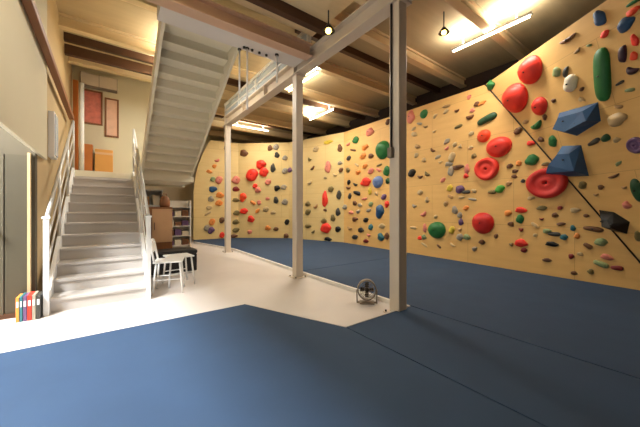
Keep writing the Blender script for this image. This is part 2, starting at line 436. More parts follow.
frame('framed_poster', -3.22, -2.84, 3.25, 4.06, M['brownwood'], M['pink'], 'pink and red framed poster on the wall above the landing')
frame('framed_poster', -2.80, -2.52, 3.0, 3.95, M['brownwood'], M['peach'], 'pale peach framed poster right of the pink and red one')
tag(MB().bounds(-3.36, -3.27, 6.2, 6.29, zt, 4.1, 0.006).build('timber_post', M['orangewood']), 'orange brown timber post standing at the back left of the landing', 'post')
tag(MB().tube([(-3.2, 6.05, zt), (-3.2, 6.05, 4.0)], 0.045, 16).build('white_pipe', M['whiteplastic']), 'thick white vertical pipe beside the orange brown timber post', 'pipe')
t = thing('carton', (-2.8, 6.4, zt), 'orange cardboard carton standing on the landing against the back wall', 'box')
MB().bounds(-2.98, -2.64, 6.25, 6.55, zt, zt + 0.62, 0.006).build('body', M['cardboard'], t)
MB().bounds(-2.975, -2.645, 6.245, 6.25, zt + 0.50, zt + 0.55).build('tape', M['cabinet_pale'], t)
tag(MB().bounds(-3.18, -3.02, 6.3, 6.5, zt, zt + 0.72, 0.008).build('board', M['orangewood']), 'brown wooden board leaning left of the orange carton on the landing', 'board')
t = thing('wall_cabinet', (-2.95, 6.5, 4.12), 'lilac grey wall cabinet under the ceiling behind the dark timber beam', 'cabinet')
MB().bounds(-3.25, -2.55, 6.42, 6.6, 4.1, 4.4, 0.005).build('body', M['greyplastic'], t)
MB().bounds(-3.24, -2.91, 6.405, 6.42, 4.12, 4.39).build('door', M['steel'], t)
MB().bounds(-2.90, -2.56, 6.405, 6.42, 4.12, 4.39).build('door', M['steel'], t)

# ------------------------------------------------------------ seats and storage under the stair
def chair(name, x, y, rz, back, lab, cat):
    t = thing(name, (x, y, 0), lab, cat)
    t.rotation_euler = (0, 0, rz); t['_loc'] = (0.0, 0.0, 0.0)
    s = MB(); s.box((0, 0, 0.455), (0.38, 0.38, 0.025), None, 0.01); s.build('seat', M['whiteplastic'], t)
    for sx in (-1, 1):
        for sy in (-1, 1):
            MB().tube([(sx * 0.15, sy * 0.15, 0.445), (sx * 0.19, sy * 0.185, 0.0)], 0.013, 10).build('leg', M['whiteplastic'], t)
    for s_ in (-1, 1): MB().tube([(-0.16, s_ * 0.155, 0.2), (0.16, s_ * 0.155, 0.2)], 0.008, 8).build('stretcher', M['whiteplastic'], t)
    if back:
        b = MB()
        b.tube([(-0.17, -0.17, 0.45), (-0.2, -0.175, 0.62), (-0.215, -0.15, 0.72), (-0.22, -0.08, 0.765), (-0.222, 0, 0.775), (-0.22, 0.08, 0.765), (-0.215, 0.15, 0.72), (-0.2, 0.175, 0.62), (-0.17, 0.17, 0.45)], 0.014, 10)
        b.build('back_frame', M['whiteplastic'], t)
        MB().box((-0.205, 0, 0.66), (0.012, 0.31, 0.13), Matrix.Rotation(-0.12, 3, 'Y'), 0.005).build('backrest', M['whiteplastic'], t)
    return t
chair('white_chair', -1.99, 2.60, -0.25, True, 'white slim legged chair with a rounded back at the right foot of the stair', 'chair')
chair('white_stool', -1.80, 2.97, 0.1, False, 'white backless stool right behind the white chair', 'stool')
t = thing('bench_seat', (-1.75, 3.95, 0), 'black boxy upholstered bench behind the white chairs under the stair', 'bench')
MB().bounds(-2.20, -1.34, 3.72, 4.18, 0.03, 0.36, 0.02).build('base', M['black'], t)
MB().bounds(-2.21, -1.33, 3.71, 4.19, 0.36, 0.44, 0.03).build('cushion', M['black'], t)
t = thing('wooden_cabinet', (-2.0, 4.55, 0), 'brown wooden cabinet standing behind the black bench under the stair', 'cabinet')
MB().bounds(-2.30, -1.66, 4.4, 4.75, 0, 1.26, 0.006).build('body', M['cabinet'], t)
MB().bounds(-2.29, -2.035, 4.38, 4.4, 0.06, 1.22).build('door', M['cabinet'], t)
d_ = MB().bounds(-2.025, -1.67, 4.38, 4.4, 0.55, 1.22).build('door', M['cabinet_pale'], t); d_['label'] = 'pale wooden upper door'
MB().bounds(-2.025, -1.67, 4.38, 4.4, 0.06, 0.54).build('drawer', M['cabinet'], t)
MB().bounds(-1.99, -1.98, 4.365, 4.38, 0.8, 0.95).build('handle', M['darkmetal'], d_)
def bag(name, x, y, z, w, hgt, m, lab):
    t = thing(name, (x, y, z), lab, 'bag')
    MB().lathe((x, y, z), [(0, 0), (w * 0.9, 0), (w, hgt * 0.2), (w * 0.95, hgt * 0.6), (w * 0.6, hgt * 0.92), (0, hgt)], 18).build('body', m, t)
    MB().tube([(x - w * 0.4, y, z + hgt * 0.9), (x - w * 0.3, y, z + hgt * 1.15), (x + w * 0.3, y, z + hgt * 1.15), (x + w * 0.4, y, z + hgt * 0.9)], 0.01, 8).build('handle', m, t)
bag('brown_bag', -1.78, 4.55, 1.26, 0.10, 0.24, M['brownwood'], 'round brown bag on top of the brown wooden cabinet')
def rack(name, x0, x1, y0, y1, hgt, shelves, m, lab):
    t = thing(name, ((x0 + x1) / 2, (y0 + y1) / 2, 0), lab, 'shelf')
    for x in (x0, x1 - 0.03):
        MB().bounds(x, x + 0.03, y0, y1, 0, hgt).build('side_panel', m, t)
    MB().bounds(x0 + 0.03, x1 - 0.03, y1 - 0.015, y1, 0.03, hgt).build('back_panel', m, t)
    for z in shelves: MB().bounds(x0 + 0.03, x1 - 0.03, y0, y1 - 0.015, z, z + 0.025).build('shelf', m, t)
rack('white_shelf', -2.35, -1.60, 6.15, 6.5, 1.72, (0.1, 0.5, 0.9, 1.3, 1.69), M['whiteplastic'], 'white shelf unit below the landing behind the brown wooden cabinet')
rack('cream_shelf', -1.35, -0.62, 7.6, 7.95, 1.5, (0.08, 0.38, 0.68, 0.98, 1.28), M['trimwhite'], 'cream open shelf unit left of the far climbing wall')
k = 0
cols = ['purple', 'dark_purple', 'white', 'charcoal', 'brown', 'tan']
words = ['purple', 'dark purple', 'off white', 'charcoal', 'brown', 'tan']
lev = ['bottom', 'second', 'third', 'fourth']
side = ['left end', 'middle', 'right end']
for li, z in enumerate((0.105, 0.405, 0.705, 1.005)):
    for ci in range(3):
        q = (li * 3 + ci * 2 + li) % 6
        x = -1.20 + 0.21 * ci
        o = tag(MB().bounds(x - 0.09, x + 0.09, 7.62, 7.86, z, z + 0.13 + 0.03 * ((ci + li) % 3), 0.006).build('shoe_box', HM[cols[q]]), '%s box at the %s of the %s shelf of the cream shelf unit' % (words[q], side[ci], lev[li]), 'box', 'boxes on the cream shelf unit')
for ci, (x, c_, w_) in enumerate(((-2.2, 'grey', 'grey'), (-1.98, 'tan', 'tan'), (-1.75, 'white', 'off white'))):
    tag(MB().bounds(x - 0.08, x + 0.08, 6.18, 6.4, 1.325, 1.50 + 0.04 * ci, 0.006).build('storage_box', HM[c_]), '%s box on the top open shelf of the white shelf unit' % w_, 'box', 'boxes on the white shelf unit')
# folders against the closet
x = -3.505
for c_, w_, lab in (('orange', 0.035, 'orange upright folder, leftmost of the row by the closet foot'), ('teal', 0.03, 'teal upright folder beside the orange one on the floor'), ('purple', 0.04, 'purple upright folder left of the bright red one'), ('red', 0.045, 'bright red upright folder in the row on the floor by the closet'), ('grey', 0.04, 'grey upright folder right of the bright red one'), ('charcoal', 0.045, 'charcoal upright folder at the right end of the row by the stair')):
    t = thing('folder', (x + w_ * 0.36, 2.33, 0), lab, 'folder', 'folders by the closet')
    w_ *= 0.72
    hh = 0.26 + 0.02 * rnd.random()
    MB().bounds(x, x + w_, 2.23, 2.43, 0, hh, 0.003).build('cover', HM[c_], t)
    MB().bounds(x + w_ * 0.2, x + w_ * 0.8, 2.226, 2.23, 0.16, 0.22).build('spine_patch', M['whiteplastic'], t)
    x += w_ + 0.004
# floor fan beside the nearest column
t = thing('floor_fan', (-0.03, 0.47, 0), 'small grey round floor fan standing left behind the nearest column', 'fan')
t.rotation_euler = (0, 0, -0.75); t.scale = (0.78, 0.78, 0.86); t['_loc'] = (0.0, 0.0, 0.0)
MB().lathe((0, 0, 0.20), [(0.145, -0.05), (0.155, -0.045), (0.155, 0.045), (0.145, 0.05), (0.14, 0.045), (0.14, -0.045), (0.145, -0.05)], 28, 'y').build('housing', M['greyplastic'], t)
b = MB()
for rr in (0.05, 0.08, 0.11, 0.14):
    b.tube([(rr * math.cos(a * PI / 12), -0.05, 0.20 + rr * math.sin(a * PI / 12)) for a in range(25)], 0.003, 6, False)
for a in range(12): b.tube([(0.03 * math.cos(a * PI / 6), -0.052, 0.20 + 0.03 * math.sin(a * PI / 6)), (0.145 * math.cos(a * PI / 6), -0.05, 0.20 + 0.145 * math.sin(a * PI / 6))], 0.003, 6)
b.build('grille', M['greyplastic'], t)
MB().lathe((0, 0, 0.20), [(0, -0.055), (0.035, -0.05), (0.04, 0.03), (0, 0.04)], 18, 'y').build('hub', M['darkmetal'], t)
for a in range(4):
    MB().box((0.075 * math.cos(a * PI / 2), 0, 0.20 + 0.075 * math.sin(a * PI / 2)), (0.075, 0.006, 0.06), Matrix.Rotation(-a * PI / 2, 3, 'Y') @ Matrix.Rotation(0.4, 3, 'X')).build('blade', M['darkmetal'], t)
b = MB(); b.bounds(-0.12, 0.12, -0.09, 0.09, 0, 0.02, 0.006); b.tube([(-0.16, 0, 0.02), (-0.165, 0, 0.2)], 0.01, 8); b.tube([(0.16, 0, 0.02), (0.165, 0, 0.2)], 0.01, 8); b.bounds(-0.17, 0.17, -0.02, 0.02, 0.0, 0.022)
b.build('stand', M['greyplastic'], t)

# ------------------------------------------------------------ climbing holds
HOLDS = [
('dome', 'red', 'E', -1.054, 3.745, 0.456, 0.458, 0, 'large red dome hold, topmost of the red cluster near the ceiling'),
('dome', 'red', 'E', -1.515, 3.439, 0.545, 0.541, 0, 'largest red dome hold of the upper cluster, below the topmost one'),
('dome', 'red', 'E', -1.084, 3.12, 0.301, 0.301, 0, 'medium red dome hold tucked at the right of the upper red cluster'),
('dome', 'orange_red', 'A', 4.899, 2.749, 0.27, 0.272, 0, 'small round orange red hold, top of the middle red trio'),
('dome', 'red', 'A', 5.195, 2.463, 0.467, 0.421, 0, 'wide red dome hold in the middle of the middle trio'),
('ring', 'red', 'A', 4.96, 2.051, 0.471, 0.477, 0, 'large red hold with a finger pocket, lowest of the middle trio'),
('ring', 'deep_red', 'A', 5.993, 1.677, 0.598, 0.548, 0, 'largest red hold, wide rimmed dish beside the crease and below the blue volume'),
('dome', 'deep_red', 'A', 4.879, 0.927, 0.438, 0.462, 0, 'large deep red dome hold standing alone low on the long wall'),
('pill', 'green', 'E', -0.044, 3.159, 0.198, 0.696, -12, 'tall green pill shaped hold high on the leaning wall'),
('poly', 'blue', 'E', -0.504, 2.68, [(-0.288, 0.212), (0.308, 0.161), (0.276, -0.106), (-0.113, -0.221), (-0.316, -0.048)], 0, 0, 'large dark blue angular volume just below the tall green pill'),
('poly', 'blue', 'E', -0.827, 2.091, [(-0.259, -0.007), (-0.077, 0.273), (0.231, 0.217), (0.214, -0.282), (-0.35, -0.23)], 0, 0, 'large blue angular volume directly above the largest red dish'),
('poly', 'black', 'E', -0.406, 1.07, [(-0.208, 0.187), (-0.001, 0.155), (0.171, 0.008), (0.087, -0.179), (-0.093, -0.147)], 0, 0, 'large black wedge volume on the crease at the lower right'),
('dome', 'green', 'A', 3.777, 0.714, 0.468, 0.413, 0, 'large green dome hold low on the wall right of the nearest column'),
('dome', 'green', 'A', 1.943, 2.987, 0.536, 0.566, 0, 'large green oval hold just left of the nearest column, high up'),
('dome', 'light_blue', 'A', 1.731, 2.052, 0.443, 0.365, 0, 'light blue round hold left of the nearest column at middle height'),
('blob', 'blue', 'A', 1.817, 1.17, 0.328, 0.422, 0, 'blue upright hold below the light blue one, left of the nearest column'),
('ring', 'purple', 'E', 0.094, 2.143, 0.189, 0.221, 0, 'dark purple ring hold at the far right edge'),
('dome', 'dark_green', 'E', -0.039, 1.54, 0.137, 0.327, 0, 'dark green tall dome hold at the right edge below the purple ring'),
('blob', 'blue', 'E', 0.104, 3.85, 0.128, 0.211, 15, 'teal blue egg shaped hold nearest the ceiling, above the tall green pill'),
('blob', 'blue', 'E', 0.341, 3.609, 0.181, 0.152, 20, 'teal blue wide hold at the top right near the ceiling'),
('blob', 'red', 'E', 0.107, 3.634, 0.105, 0.087, 0, 'small bright red hold just above the tall green pill'),
('pinch', 'dark_purple', 'E', 0.231, 3.296, 0.089, 0.219, -15, 'dark purple upright pinch hold right of the tall green pill'),
('jug', 'dark_purple', 'E', 0.282, 3.062, 0.131, 0.12, -35, 'dark purple curved hold below the dark purple pinch'),
('jug', 'brown', 'E', -0.343, 3.848, 0.262, 0.083, 0, 'dark brown curved hold like a moustache under the sloping top edge'),
('blob', 'sage', 'E', -0.635, 3.498, 0.122, 0.15, 0, 'small sage green hold at the left of the grey trio'),
('pinch', 'charcoal', 'E', -0.503, 3.432, 0.073, 0.161, -30, 'small charcoal sliver hold in the grey trio'),
('blob', 'white', 'E', -0.478, 3.248, 0.218, 0.248, 0, 'off white lumpy hold just above the upper blue volume'),
('blob', 'beige', 'E', -0.031, 2.538, 0.235, 0.173, 0, 'wide beige hold right of the upper blue volume'),
('blob', 'green', 'E', -1.036, 2.483, 0.14, 0.202, 0, 'green upright hold left of the lower blue volume'),
('jug', 'green', 'E', -1.247, 2.832, 0.242, 0.156, 15, 'green curved hold below the medium red dome'),
('blob', 'green', 'A', 5.765, 2.117, 0.205, 0.202, 0, 'green round hold just up and left of the largest red dish'),
('blob', 'green', 'E', -2.016, 3.92, 0.208, 0.176, 0, 'small green hold at the top end of the wall crease'),
('blob', 'bright_green', 'A', 5.214, 1.62, 0.174, 0.16, 0, 'small bright green hold between two red domes on the long wall'),
('pinch', 'dark_green', 'A', 4.96, 3.088, 0.41, 0.166, 15, 'dark green banana hold above the round orange red hold'),
('pinch', 'charcoal', 'E', -0.399, 2.307, 0.198, 0.073, 18, 'charcoal green sliver hold between the two blue volumes and the right edge'),
('pinch', 'dark_green', 'E', -0.228, 2.323, 0.12, 0.098, 25, 'dark green short sliver hold under the wide beige hold'),
('dome', 'green', 'A', 3.4, 3.64, 0.223, 0.229, 0, 'small green round hold near the top edge right of the nearest column'),
('blob', 'pink', 'A', 2.987, 3.679, 0.24, 0.347, 0, 'pink upright hold beside the nearest column near the top edge'),
('blob', 'black', 'A', 3.02, 2.183, 0.239, 0.212, 0, 'small black round hold right beside the nearest column'),
('blob', 'purple', 'A', 4.368, 1.673, 0.209, 0.18, 0, 'small purple hold left of the bright green knob'),
('blob', 'yellow', 'A', 4.122, 1.712, 0.146, 0.163, 0, 'tiny yellow hold left of the small purple hold'),
('blob', 'red', 'A', 5.586, 1.2, 0.196, 0.113, 0, 'small red flat hold above a green one, low on the long wall'),
('blob', 'green', 'A', 5.569, 1.03, 0.125, 0.17, 0, 'small green hold under the small red flat hold'),
('blob', 'red', 'A', 5.586, 0.577, 0.214, 0.151, 0, 'small red hold near the bottom right of the lone red dome'),
('blob', 'red', 'C', 0.58, 2.65, 0.503, 0.539, 0, 'bright red round hold, lower left of the far red trio'),
('blob', 'red', 'C', 0.961, 3.101, 0.418, 0.372, 0, 'bright red round hold, top of the far red trio'),
('blob', 'red', 'C', 1.087, 2.769, 0.375, 0.372, 0, 'bright red round hold, right of the far red trio'),
('blob', 'brown', 'C', 0.24, 3.567, 0.337, 0.291, 0, 'brown round hold above the far red trio'),
('blob', 'red', 'A', 1.181, 2.098, 0.442, 0.289, 0, 'red hold left of the light blue round hold'),
('blob', 'red', 'B', 1.804, 1.61, 0.248, 0.597, 0, 'red tall hold on the far wall between two columns'),
('blob', 'brown', 'A', 5.535, 2.704, 0.144, 0.133, 0, 'small brown knob hold, left of the green curved hold'),
('blob', 'red', 'A', 5.749, 2.432, 0.137, 0.092, -20, 'small red knob hold, above the green round hold'),
('blob', 'brown', 'A', 5.396, 2.056, 0.112, 0.097, 0, 'small brown knob hold, lower right of the wide middle red dome'),
('blob', 'brown', 'A', 5.484, 1.948, 0.109, 0.077, 10, 'small brown knob hold, lower left of the green round hold'),
('blob', 'charcoal', 'A', 5.619, 1.745, 0.071, 0.075, 0, 'small charcoal knob hold, lower left of the green round hold'),
('blob', 'pink', 'A', 4.531, 2.103, 0.112, 0.22, 0, 'small pink knob hold, left of the red pocket hold'),
('pinch', 'charcoal', 'A', 6.094, 0.783, 0.189, 0.069, 0, 'small charcoal sliver hold, right of the small low red hold'),
('blob', 'sage', 'A', 5.993, 0.829, 0.129, 0.088, 0, 'small sage knob hold, upper right of the small low red hold'),
('blob', 'teal', 'A', 6.232, 0.742, 0.107, 0.102, 0, 'small teal knob hold, right of the small low red hold'),
('blob', 'black', 'A', 6.065, 0.607, 0.19, 0.087, 0, 'small black knob hold, right of the small low red hold'),
('blob', 'brown', 'A', 5.993, 0.317, 0.129, 0.071, 0, 'nearest brown knob hold, lower right of the small low red hold'),
('blob', 'brown', 'A', 6.363, 0.157, 0.088, 0.066, 0, 'second nearest brown knob hold, lower right of the small low red hold'),
('pinch', 'brown', 'A', 6.598, 0.899, 0.249, 0.079, -8, 'small brown sliver hold, left of the black wedge'),
('pinch', 'brown', 'A', 6.538, 0.623, 0.126, 0.08, -35, 'small brown sliver hold, lower left of the black wedge'),
('blob', 'sage', 'A', 6.69, 0.702, 0.148, 0.125, 0, 'small sage knob hold, lower left of the black wedge'),
('blob', 'pink', 'A', 6.758, 0.477, 0.146, 0.092, -10, 'small pink knob hold, below the black wedge'),
('pinch', 'sage', 'A', 6.69, 0.359, 0.189, 0.093, -20, 'small sage sliver hold, below the black wedge'),
('pinch', 'dark_red', 'A', 6.866, 0.327, 0.141, 0.075, 0, 'small dark red sliver hold, below the black wedge'),
('blob', 'olive', 'E', -0.748, 1.676, 0.128, 0.129, 0, 'small olive knob hold, lower right of the lower blue volume'),
('blob', 'brown', 'E', -0.486, 1.62, 0.088, 0.076, 0, 'small brown knob hold, left of the dark green edge hold'),
('jug', 'brown', 'E', -0.267, 1.766, 0.163, 0.057, 15, 'small brown curved hold, upper left of the dark green edge hold'),
('blob', 'teal', 'A', 6.351, 0.901, 0.074, 0.1, 0, 'small teal knob hold, left of the black wedge'),
('blob', 'orange', 'A', 6.402, 0.773, 0.073, 0.099, 0, 'small orange knob hold, left of the black wedge'),
('blob', 'pink', 'E', -0.21, 1.331, 0.106, 0.115, 0, 'small pink knob hold, lower left of the dark green edge hold'),
('blob', 'olive', 'E', -0.186, 0.873, 0.079, 0.158, 0, 'small olive knob hold, lower right of the black wedge'),
('blob', 'orange_red', 'E', 0.437, 3.702, 0.143, 0.079, 0, 'small orange red knob hold, upper right of the teal blue wide hold'),
('pinch', 'green', 'E', 0.468, 3.788, 0.161, 0.045, 0, 'small green sliver hold, above the teal blue wide hold'),
('blob', 'red', 'E', 0.381, 3.384, 0.073, 0.151, 0, 'small red knob hold, lower right of the teal blue wide hold'),
('blob', 'orange_red', 'E', 0.33, 3.214, 0.075, 0.106, 0, 'small orange red knob hold, right of the dark purple pinch'),
('pinch', 'charcoal', 'E', 0.115, 2.973, 0.105, 0.038, 10, 'small charcoal sliver hold, lower left of the dark purple curve'),
('blob', 'brown', 'E', -0.352, 3.099, 0.069, 0.057, 0, 'small brown knob hold, lower right of the off white lump'),
('blob', 'brown', 'E', -1.052, 2.914, 0.088, 0.1, 0, 'small brown knob hold, upper right of the green curved hold'),
('blob', 'orange', 'A', 4.858, 3.453, 0.168, 0.084, 10, 'small orange knob hold, above the dark green banana'),
('jug', 'brown', 'A', 4.599, 3.231, 0.177, 0.131, 0, 'nearest brown curved hold, left of the dark green banana'),
('blob', 'brown', 'A', 4.752, 3.466, 0.128, 0.107, 0, 'small brown knob hold, upper left of the dark green banana'),
('blob', 'olive', 'A', 4.687, 2.365, 0.109, 0.108, 0, 'small olive knob hold, upper left of the red pocket hold'),
('blob', 'beige', 'A', 4.172, 2.425, 0.169, 0.231, 0, 'small beige knob hold, above the tiny yellow hold'),
('blob', 'brown', 'A', 4.32, 2.175, 0.281, 0.113, 0, 'small brown knob hold, above the small purple hold'),
('blob', 'grey', 'A', 4.147, 2.104, 0.145, 0.232, 0, 'nearest grey knob hold, above the tiny yellow hold'),
('blob', 'grey', 'A', 4.096, 2.273, 0.196, 0.117, 0, 'second nearest grey knob hold, above the tiny yellow hold'),
('blob', 'olive', 'A', 5.919, 1.236, 0.148, 0.089, 0, 'small olive knob hold, right of the small red flat hold'),
('blob', 'brown', 'A', 6.108, 1.113, 0.094, 0.087, 0, 'small brown knob hold, below the largest red dish'),
('blob', 'brown', 'A', 6.191, 0.961, 0.123, 0.068, 0, 'small brown knob hold, right of the small low green hold'),
('blob', 'beige', 'A', 6.376, 1.2, 0.132, 0.083, 0, 'small beige knob hold, lower right of the largest red dish'),
('blob', 'dark_red', 'A', 5.636, 0.451, 0.106, 0.094, 0, 'small dark red knob hold, lower right of the small low red hold'),
('blob', 'sage', 'A', 4.531, 0.605, 0.157, 0.132, 0, 'small sage knob hold, lower left of the lone low red dome'),
('blob', 'brown', 'A', 4.858, 0.526, 0.126, 0.105, 0, 'small brown knob hold, below the lone low red dome'),
('blob', 'brown', 'A', 5.414, 0.928, 0.111, 0.097, -30, 'small brown knob hold, lower left of the small low green hold'),
('blob', 'brown', 'A', 5.138, 0.674, 0.079, 0.101, 0, 'small brown knob hold, lower right of the lone low red dome'),
('blob', 'orange', 'A', 5.36, 1.141, 0.131, 0.117, 0, 'small orange knob hold, left of the small red flat hold'),
('blob', 'grey', 'A', 4.368, 0.592, 0.162, 0.158, 0, 'small grey knob hold, right of the low green dome'),
('blob', 'pink', 'A', 3.43, 0.744, 0.111, 0.228, 0, 'small pink knob hold, left of the low green dome'),
('blob', 'red', 'A', 3.277, 0.478, 0.143, 0.103, 0, 'small red knob hold, lower left of the low green dome'),
('blob', 'sage', 'A', 3.4, 0.514, 0.139, 0.127, 0, 'small sage knob hold, lower left of the low green dome'),
('blob', 'yellow', 'A', 4.172, 0.738, 0.145, 0.185, 0, 'small yellow knob hold, right of the low green dome'),
('blob', 'beige', 'A', 5.749, 1.421, 0.12, 0.074, 0, 'small beige knob hold, upper right of the small red flat hold'),
('blob', 'olive', 'A', 5.978, 2.014, 0.13, 0.071, 0, 'small olive knob hold, right of the green round hold'),
('blob', 'beige', 'A', 5.733, 1.679, 0.086, 0.074, 0, 'small beige knob hold, left of the largest red dish'),
('blob', 'green', 'A', 0.676, 3.55, 0.303, 0.235, 0, 'small green knob hold, left of the high green oval'),
('blob', 'pink', 'A', 1.371, 3.656, 0.351, 0.252, 0, 'small pink knob hold, upper left of the high green oval'),
('blob', 'brown', 'A', 2.147, 3.767, 0.173, 0.175, 0, 'small brown knob hold, left of the pink upright hold'),
('blob', 'orange', 'A', 1.133, 3.229, 0.324, 0.193, 0, 'nearest orange knob hold, left of the high green oval'),
('blob', 'orange', 'A', 1.034, 2.955, 0.287, 0.195, 0, 'second nearest orange knob hold, left of the high green oval'),
('blob', 'brown', 'A', 1.417, 2.893, 0.233, 0.157, 0, 'small brown knob hold, lower left of the high green oval'),
('blob', 'green', 'A', 2.107, 2.342, 0.244, 0.293, 0, 'small green knob hold, upper right of the light blue round hold'),
('blob', 'dark_green', 'A', 2.147, 2.046, 0.173, 0.175, 0, 'small dark green knob hold, right of the light blue round hold'),
('blob', 'pink', 'A', 1.417, 2.423, 0.271, 0.188, 0, 'small pink knob hold, upper right of the red hold by the light blue one'),
('blob', 'orange', 'A', 0.781, 2.464, 0.256, 0.166, 0, 'small orange knob hold, upper left of the red hold by the light blue one'),
('blob', 'orange', 'A', 1.133, 2.617, 0.243, 0.161, 0, 'small orange knob hold, above the red hold by the light blue one'),
('pinch', 'black', 'A', 0.729, 1.768, 0.386, 0.134, -15, 'small black sliver hold, lower left of the red hold by the light blue one'),
('blob', 'charcoal', 'B', 2.418, 1.74, 0.196, 0.324, 0, 'small charcoal knob hold, right of the red tall far hold'),
('blob', 'yellow', 'A', 1.371, 1.798, 0.156, 0.252, 0, 'small yellow knob hold, lower right of the red hold by the light blue one'),
('blob', 'purple', 'A', 1.985, 1.586, 0.213, 0.178, 0, 'small purple knob hold, above the blue upright hold'),
('blob', 'red', 'A', 2.107, 1.376, 0.174, 0.205, 0, 'small red knob hold, upper right of the blue upright hold'),
('blob', 'sage', 'A', 1.417, 1.388, 0.194, 0.157, 0, 'small sage knob hold, upper left of the blue upright hold'),
('blob', 'brown', 'A', 0.623, 1.436, 0.218, 0.169, 0, 'small brown knob hold, lower left of the red hold by the light blue one'),
('blob', 'grey', 'A', 0.062, 1.306, 0.236, 0.177, 0, 'small grey knob hold, right of the red tall far hold'),
('blob', 'charcoal', 'B', 2.375, 1.128, 0.197, 0.289, 0, 'small charcoal knob hold, lower right of the red tall far hold'),
('blob', 'black', 'A', 1.181, 0.879, 0.241, 0.16, 0, 'nearest black knob hold, lower left of the blue upright hold'),
('blob', 'brown', 'A', 0.623, 0.896, 0.305, 0.169, 0, 'small brown knob hold, left of the blue upright hold'),
('blob', 'teal', 'A', 1.417, 0.667, 0.194, 0.188, 0, 'small teal knob hold, lower left of the blue upright hold'),
('blob', 'teal', 'A', 1.859, 0.389, 0.253, 0.24, 0, 'small teal knob hold, below the blue upright hold'),
('blob', 'beige', 'A', 1.901, 0.722, 0.252, 0.15, 0, 'small beige knob hold, below the blue upright hold'),
('blob', 'black', 'A', 0.934, 0.544, 0.292, 0.164, 0, 'second nearest black knob hold, lower left of the blue upright hold'),
('blob', 'charcoal', 'A', 0.623, 0.289, 0.305, 0.169, 0, 'small charcoal knob hold, lower left of the blue upright hold'),
('blob', 'black', 'B', 2.375, 0.514, 0.236, 0.217, 0, 'small black knob hold, lower right of the red tall far hold'),
('blob', 'red', 'B', 1.849, 0.531, 0.453, 0.372, 0, 'small red knob hold, below the red tall far hold'),
('blob', 'black', 'B', 1.939, 0.127, 0.327, 0.148, 0, 'small black knob hold, below the red tall far hold'),
('blob', 'dark_red', 'A', 1.181, 0.206, 0.241, 0.128, 0, 'small dark red knob hold, lower left of the blue upright hold'),
('blob', 'olive', 'B', 0.998, 1.434, 0.265, 0.195, 0, 'small olive knob hold, left of the red tall far hold'),
('blob', 'olive', 'B', 0.998, 1.122, 0.265, 0.234, 0, 'nearest olive knob hold, lower left of the red tall far hold'),
('blob', 'olive', 'B', 0.998, 0.577, 0.31, 0.156, 0, 'second nearest olive knob hold, lower left of the red tall far hold'),
('blob', 'beige', 'B', 1.386, 3.527, 0.257, 0.229, 0, 'second nearest beige knob hold, above the red tall far hold'),
('blob', 'brown', 'B', 2.46, 3.428, 0.195, 0.287, 0, 'second nearest brown knob hold, upper left of the red hold by the light blue one'),
('blob', 'pink', 'B', 1.939, 2.791, 0.245, 0.444, 0, 'small pink knob hold, above the red tall far hold'),
('blob', 'grey', 'B', 2.46, 2.889, 0.195, 0.144, 0, 'small grey knob hold, upper left of the red hold by the light blue one'),
('blob', 'brown', 'B', 2.502, 2.634, 0.194, 0.179, 0, 'nearest brown knob hold, upper left of the red hold by the light blue one'),
('blob', 'yellow', 'B', 1.939, 3.716, 0.409, 0.148, 0, 'small yellow knob hold, upper left of the red hold by the light blue one'),
('blob', 'olive', 'B', 2.072, 1.971, 0.242, 0.22, 0, 'small olive knob hold, upper right of the red tall far hold'),
('blob', 'olive', 'B', 2.16, 0.908, 0.2, 0.256, 0, 'small olive knob hold, lower right of the red tall far hold'),
('blob', 'olive', 'B', 1.758, 0.789, 0.249, 0.187, 0, 'small olive knob hold, below the red tall far hold'),
('blob', 'grey', 'A', 0.884, 1.365, 0.21, 0.132, 0, 'second nearest grey knob hold, left of the blue upright hold'),
('blob', 'charcoal', 'A', 0.349, 1.684, 0.181, 0.207, 0, 'small charcoal knob hold, lower left of the red hold by the light blue one'),
('blob', 'black', 'A', 0.293, 2.172, 0.183, 0.174, 0, 'small black knob hold, left of the red hold by the light blue one'),
('blob', 'charcoal', 'A', 0.293, 3.005, 0.228, 0.174, 0, 'small charcoal knob hold, upper left of the red hold by the light blue one'),
('blob', 'olive', 'A', 0.236, 2.595, 0.23, 0.174, 0, 'small olive knob hold, upper left of the red hold by the light blue one'),
('blob', 'brown', 'A', 2.107, 0.438, 0.174, 0.205, 0, 'small brown knob hold, below the blue upright hold'),
('blob', 'brown', 'C', 1.34, 3.756, 0.208, 0.247, 0, 'small brown knob hold, upper right of the far top red hold'),
('blob', 'red', 'C', 0.707, 2.194, 0.209, 0.207, 0, 'nearest red knob hold, below the far lower red hold'),
('blob', 'orange_red', 'C', 0.197, 1.74, 0.295, 0.374, 0, 'small orange red knob hold, below the far lower red hold'),
('blob', 'red', 'C', 0.24, 1.158, 0.337, 0.249, 0, 'second nearest red knob hold, below the far lower red hold'),
('blob', 'red', 'C', 0.538, 0.827, 0.294, 0.29, 0, 'third nearest red knob hold, below the far lower red hold'),
('blob', 'pink', 'D', 1.614, 2.443, 0.329, 0.331, 0, 'nearest pink knob hold, left of the far lower red hold'),
('blob', 'dark_red', 'D', 1.614, 2.07, 0.288, 0.207, 0, 'small dark red knob hold, lower left of the far lower red hold'),
('blob', 'pink', 'D', 0.94, 2.408, 0.276, 0.322, 0, 'second nearest pink knob hold, left of the far lower red hold'),
('blob', 'blue', 'D', 0.711, 2.037, 0.311, 0.239, 0, 'small blue knob hold, left of the far lower red hold'),
('blob', 'sage', 'D', 0.711, 2.435, 0.194, 0.199, 0, 'small sage knob hold, left of the far lower red hold'),
('blob', 'orange', 'D', 0.978, 1.805, 0.316, 0.242, 0, 'nearest orange knob hold, lower left of the far lower red hold'),
('blob', 'orange', 'D', 0.94, 1.482, 0.276, 0.242, 0, 'second nearest orange knob hold, lower left of the far lower red hold'),
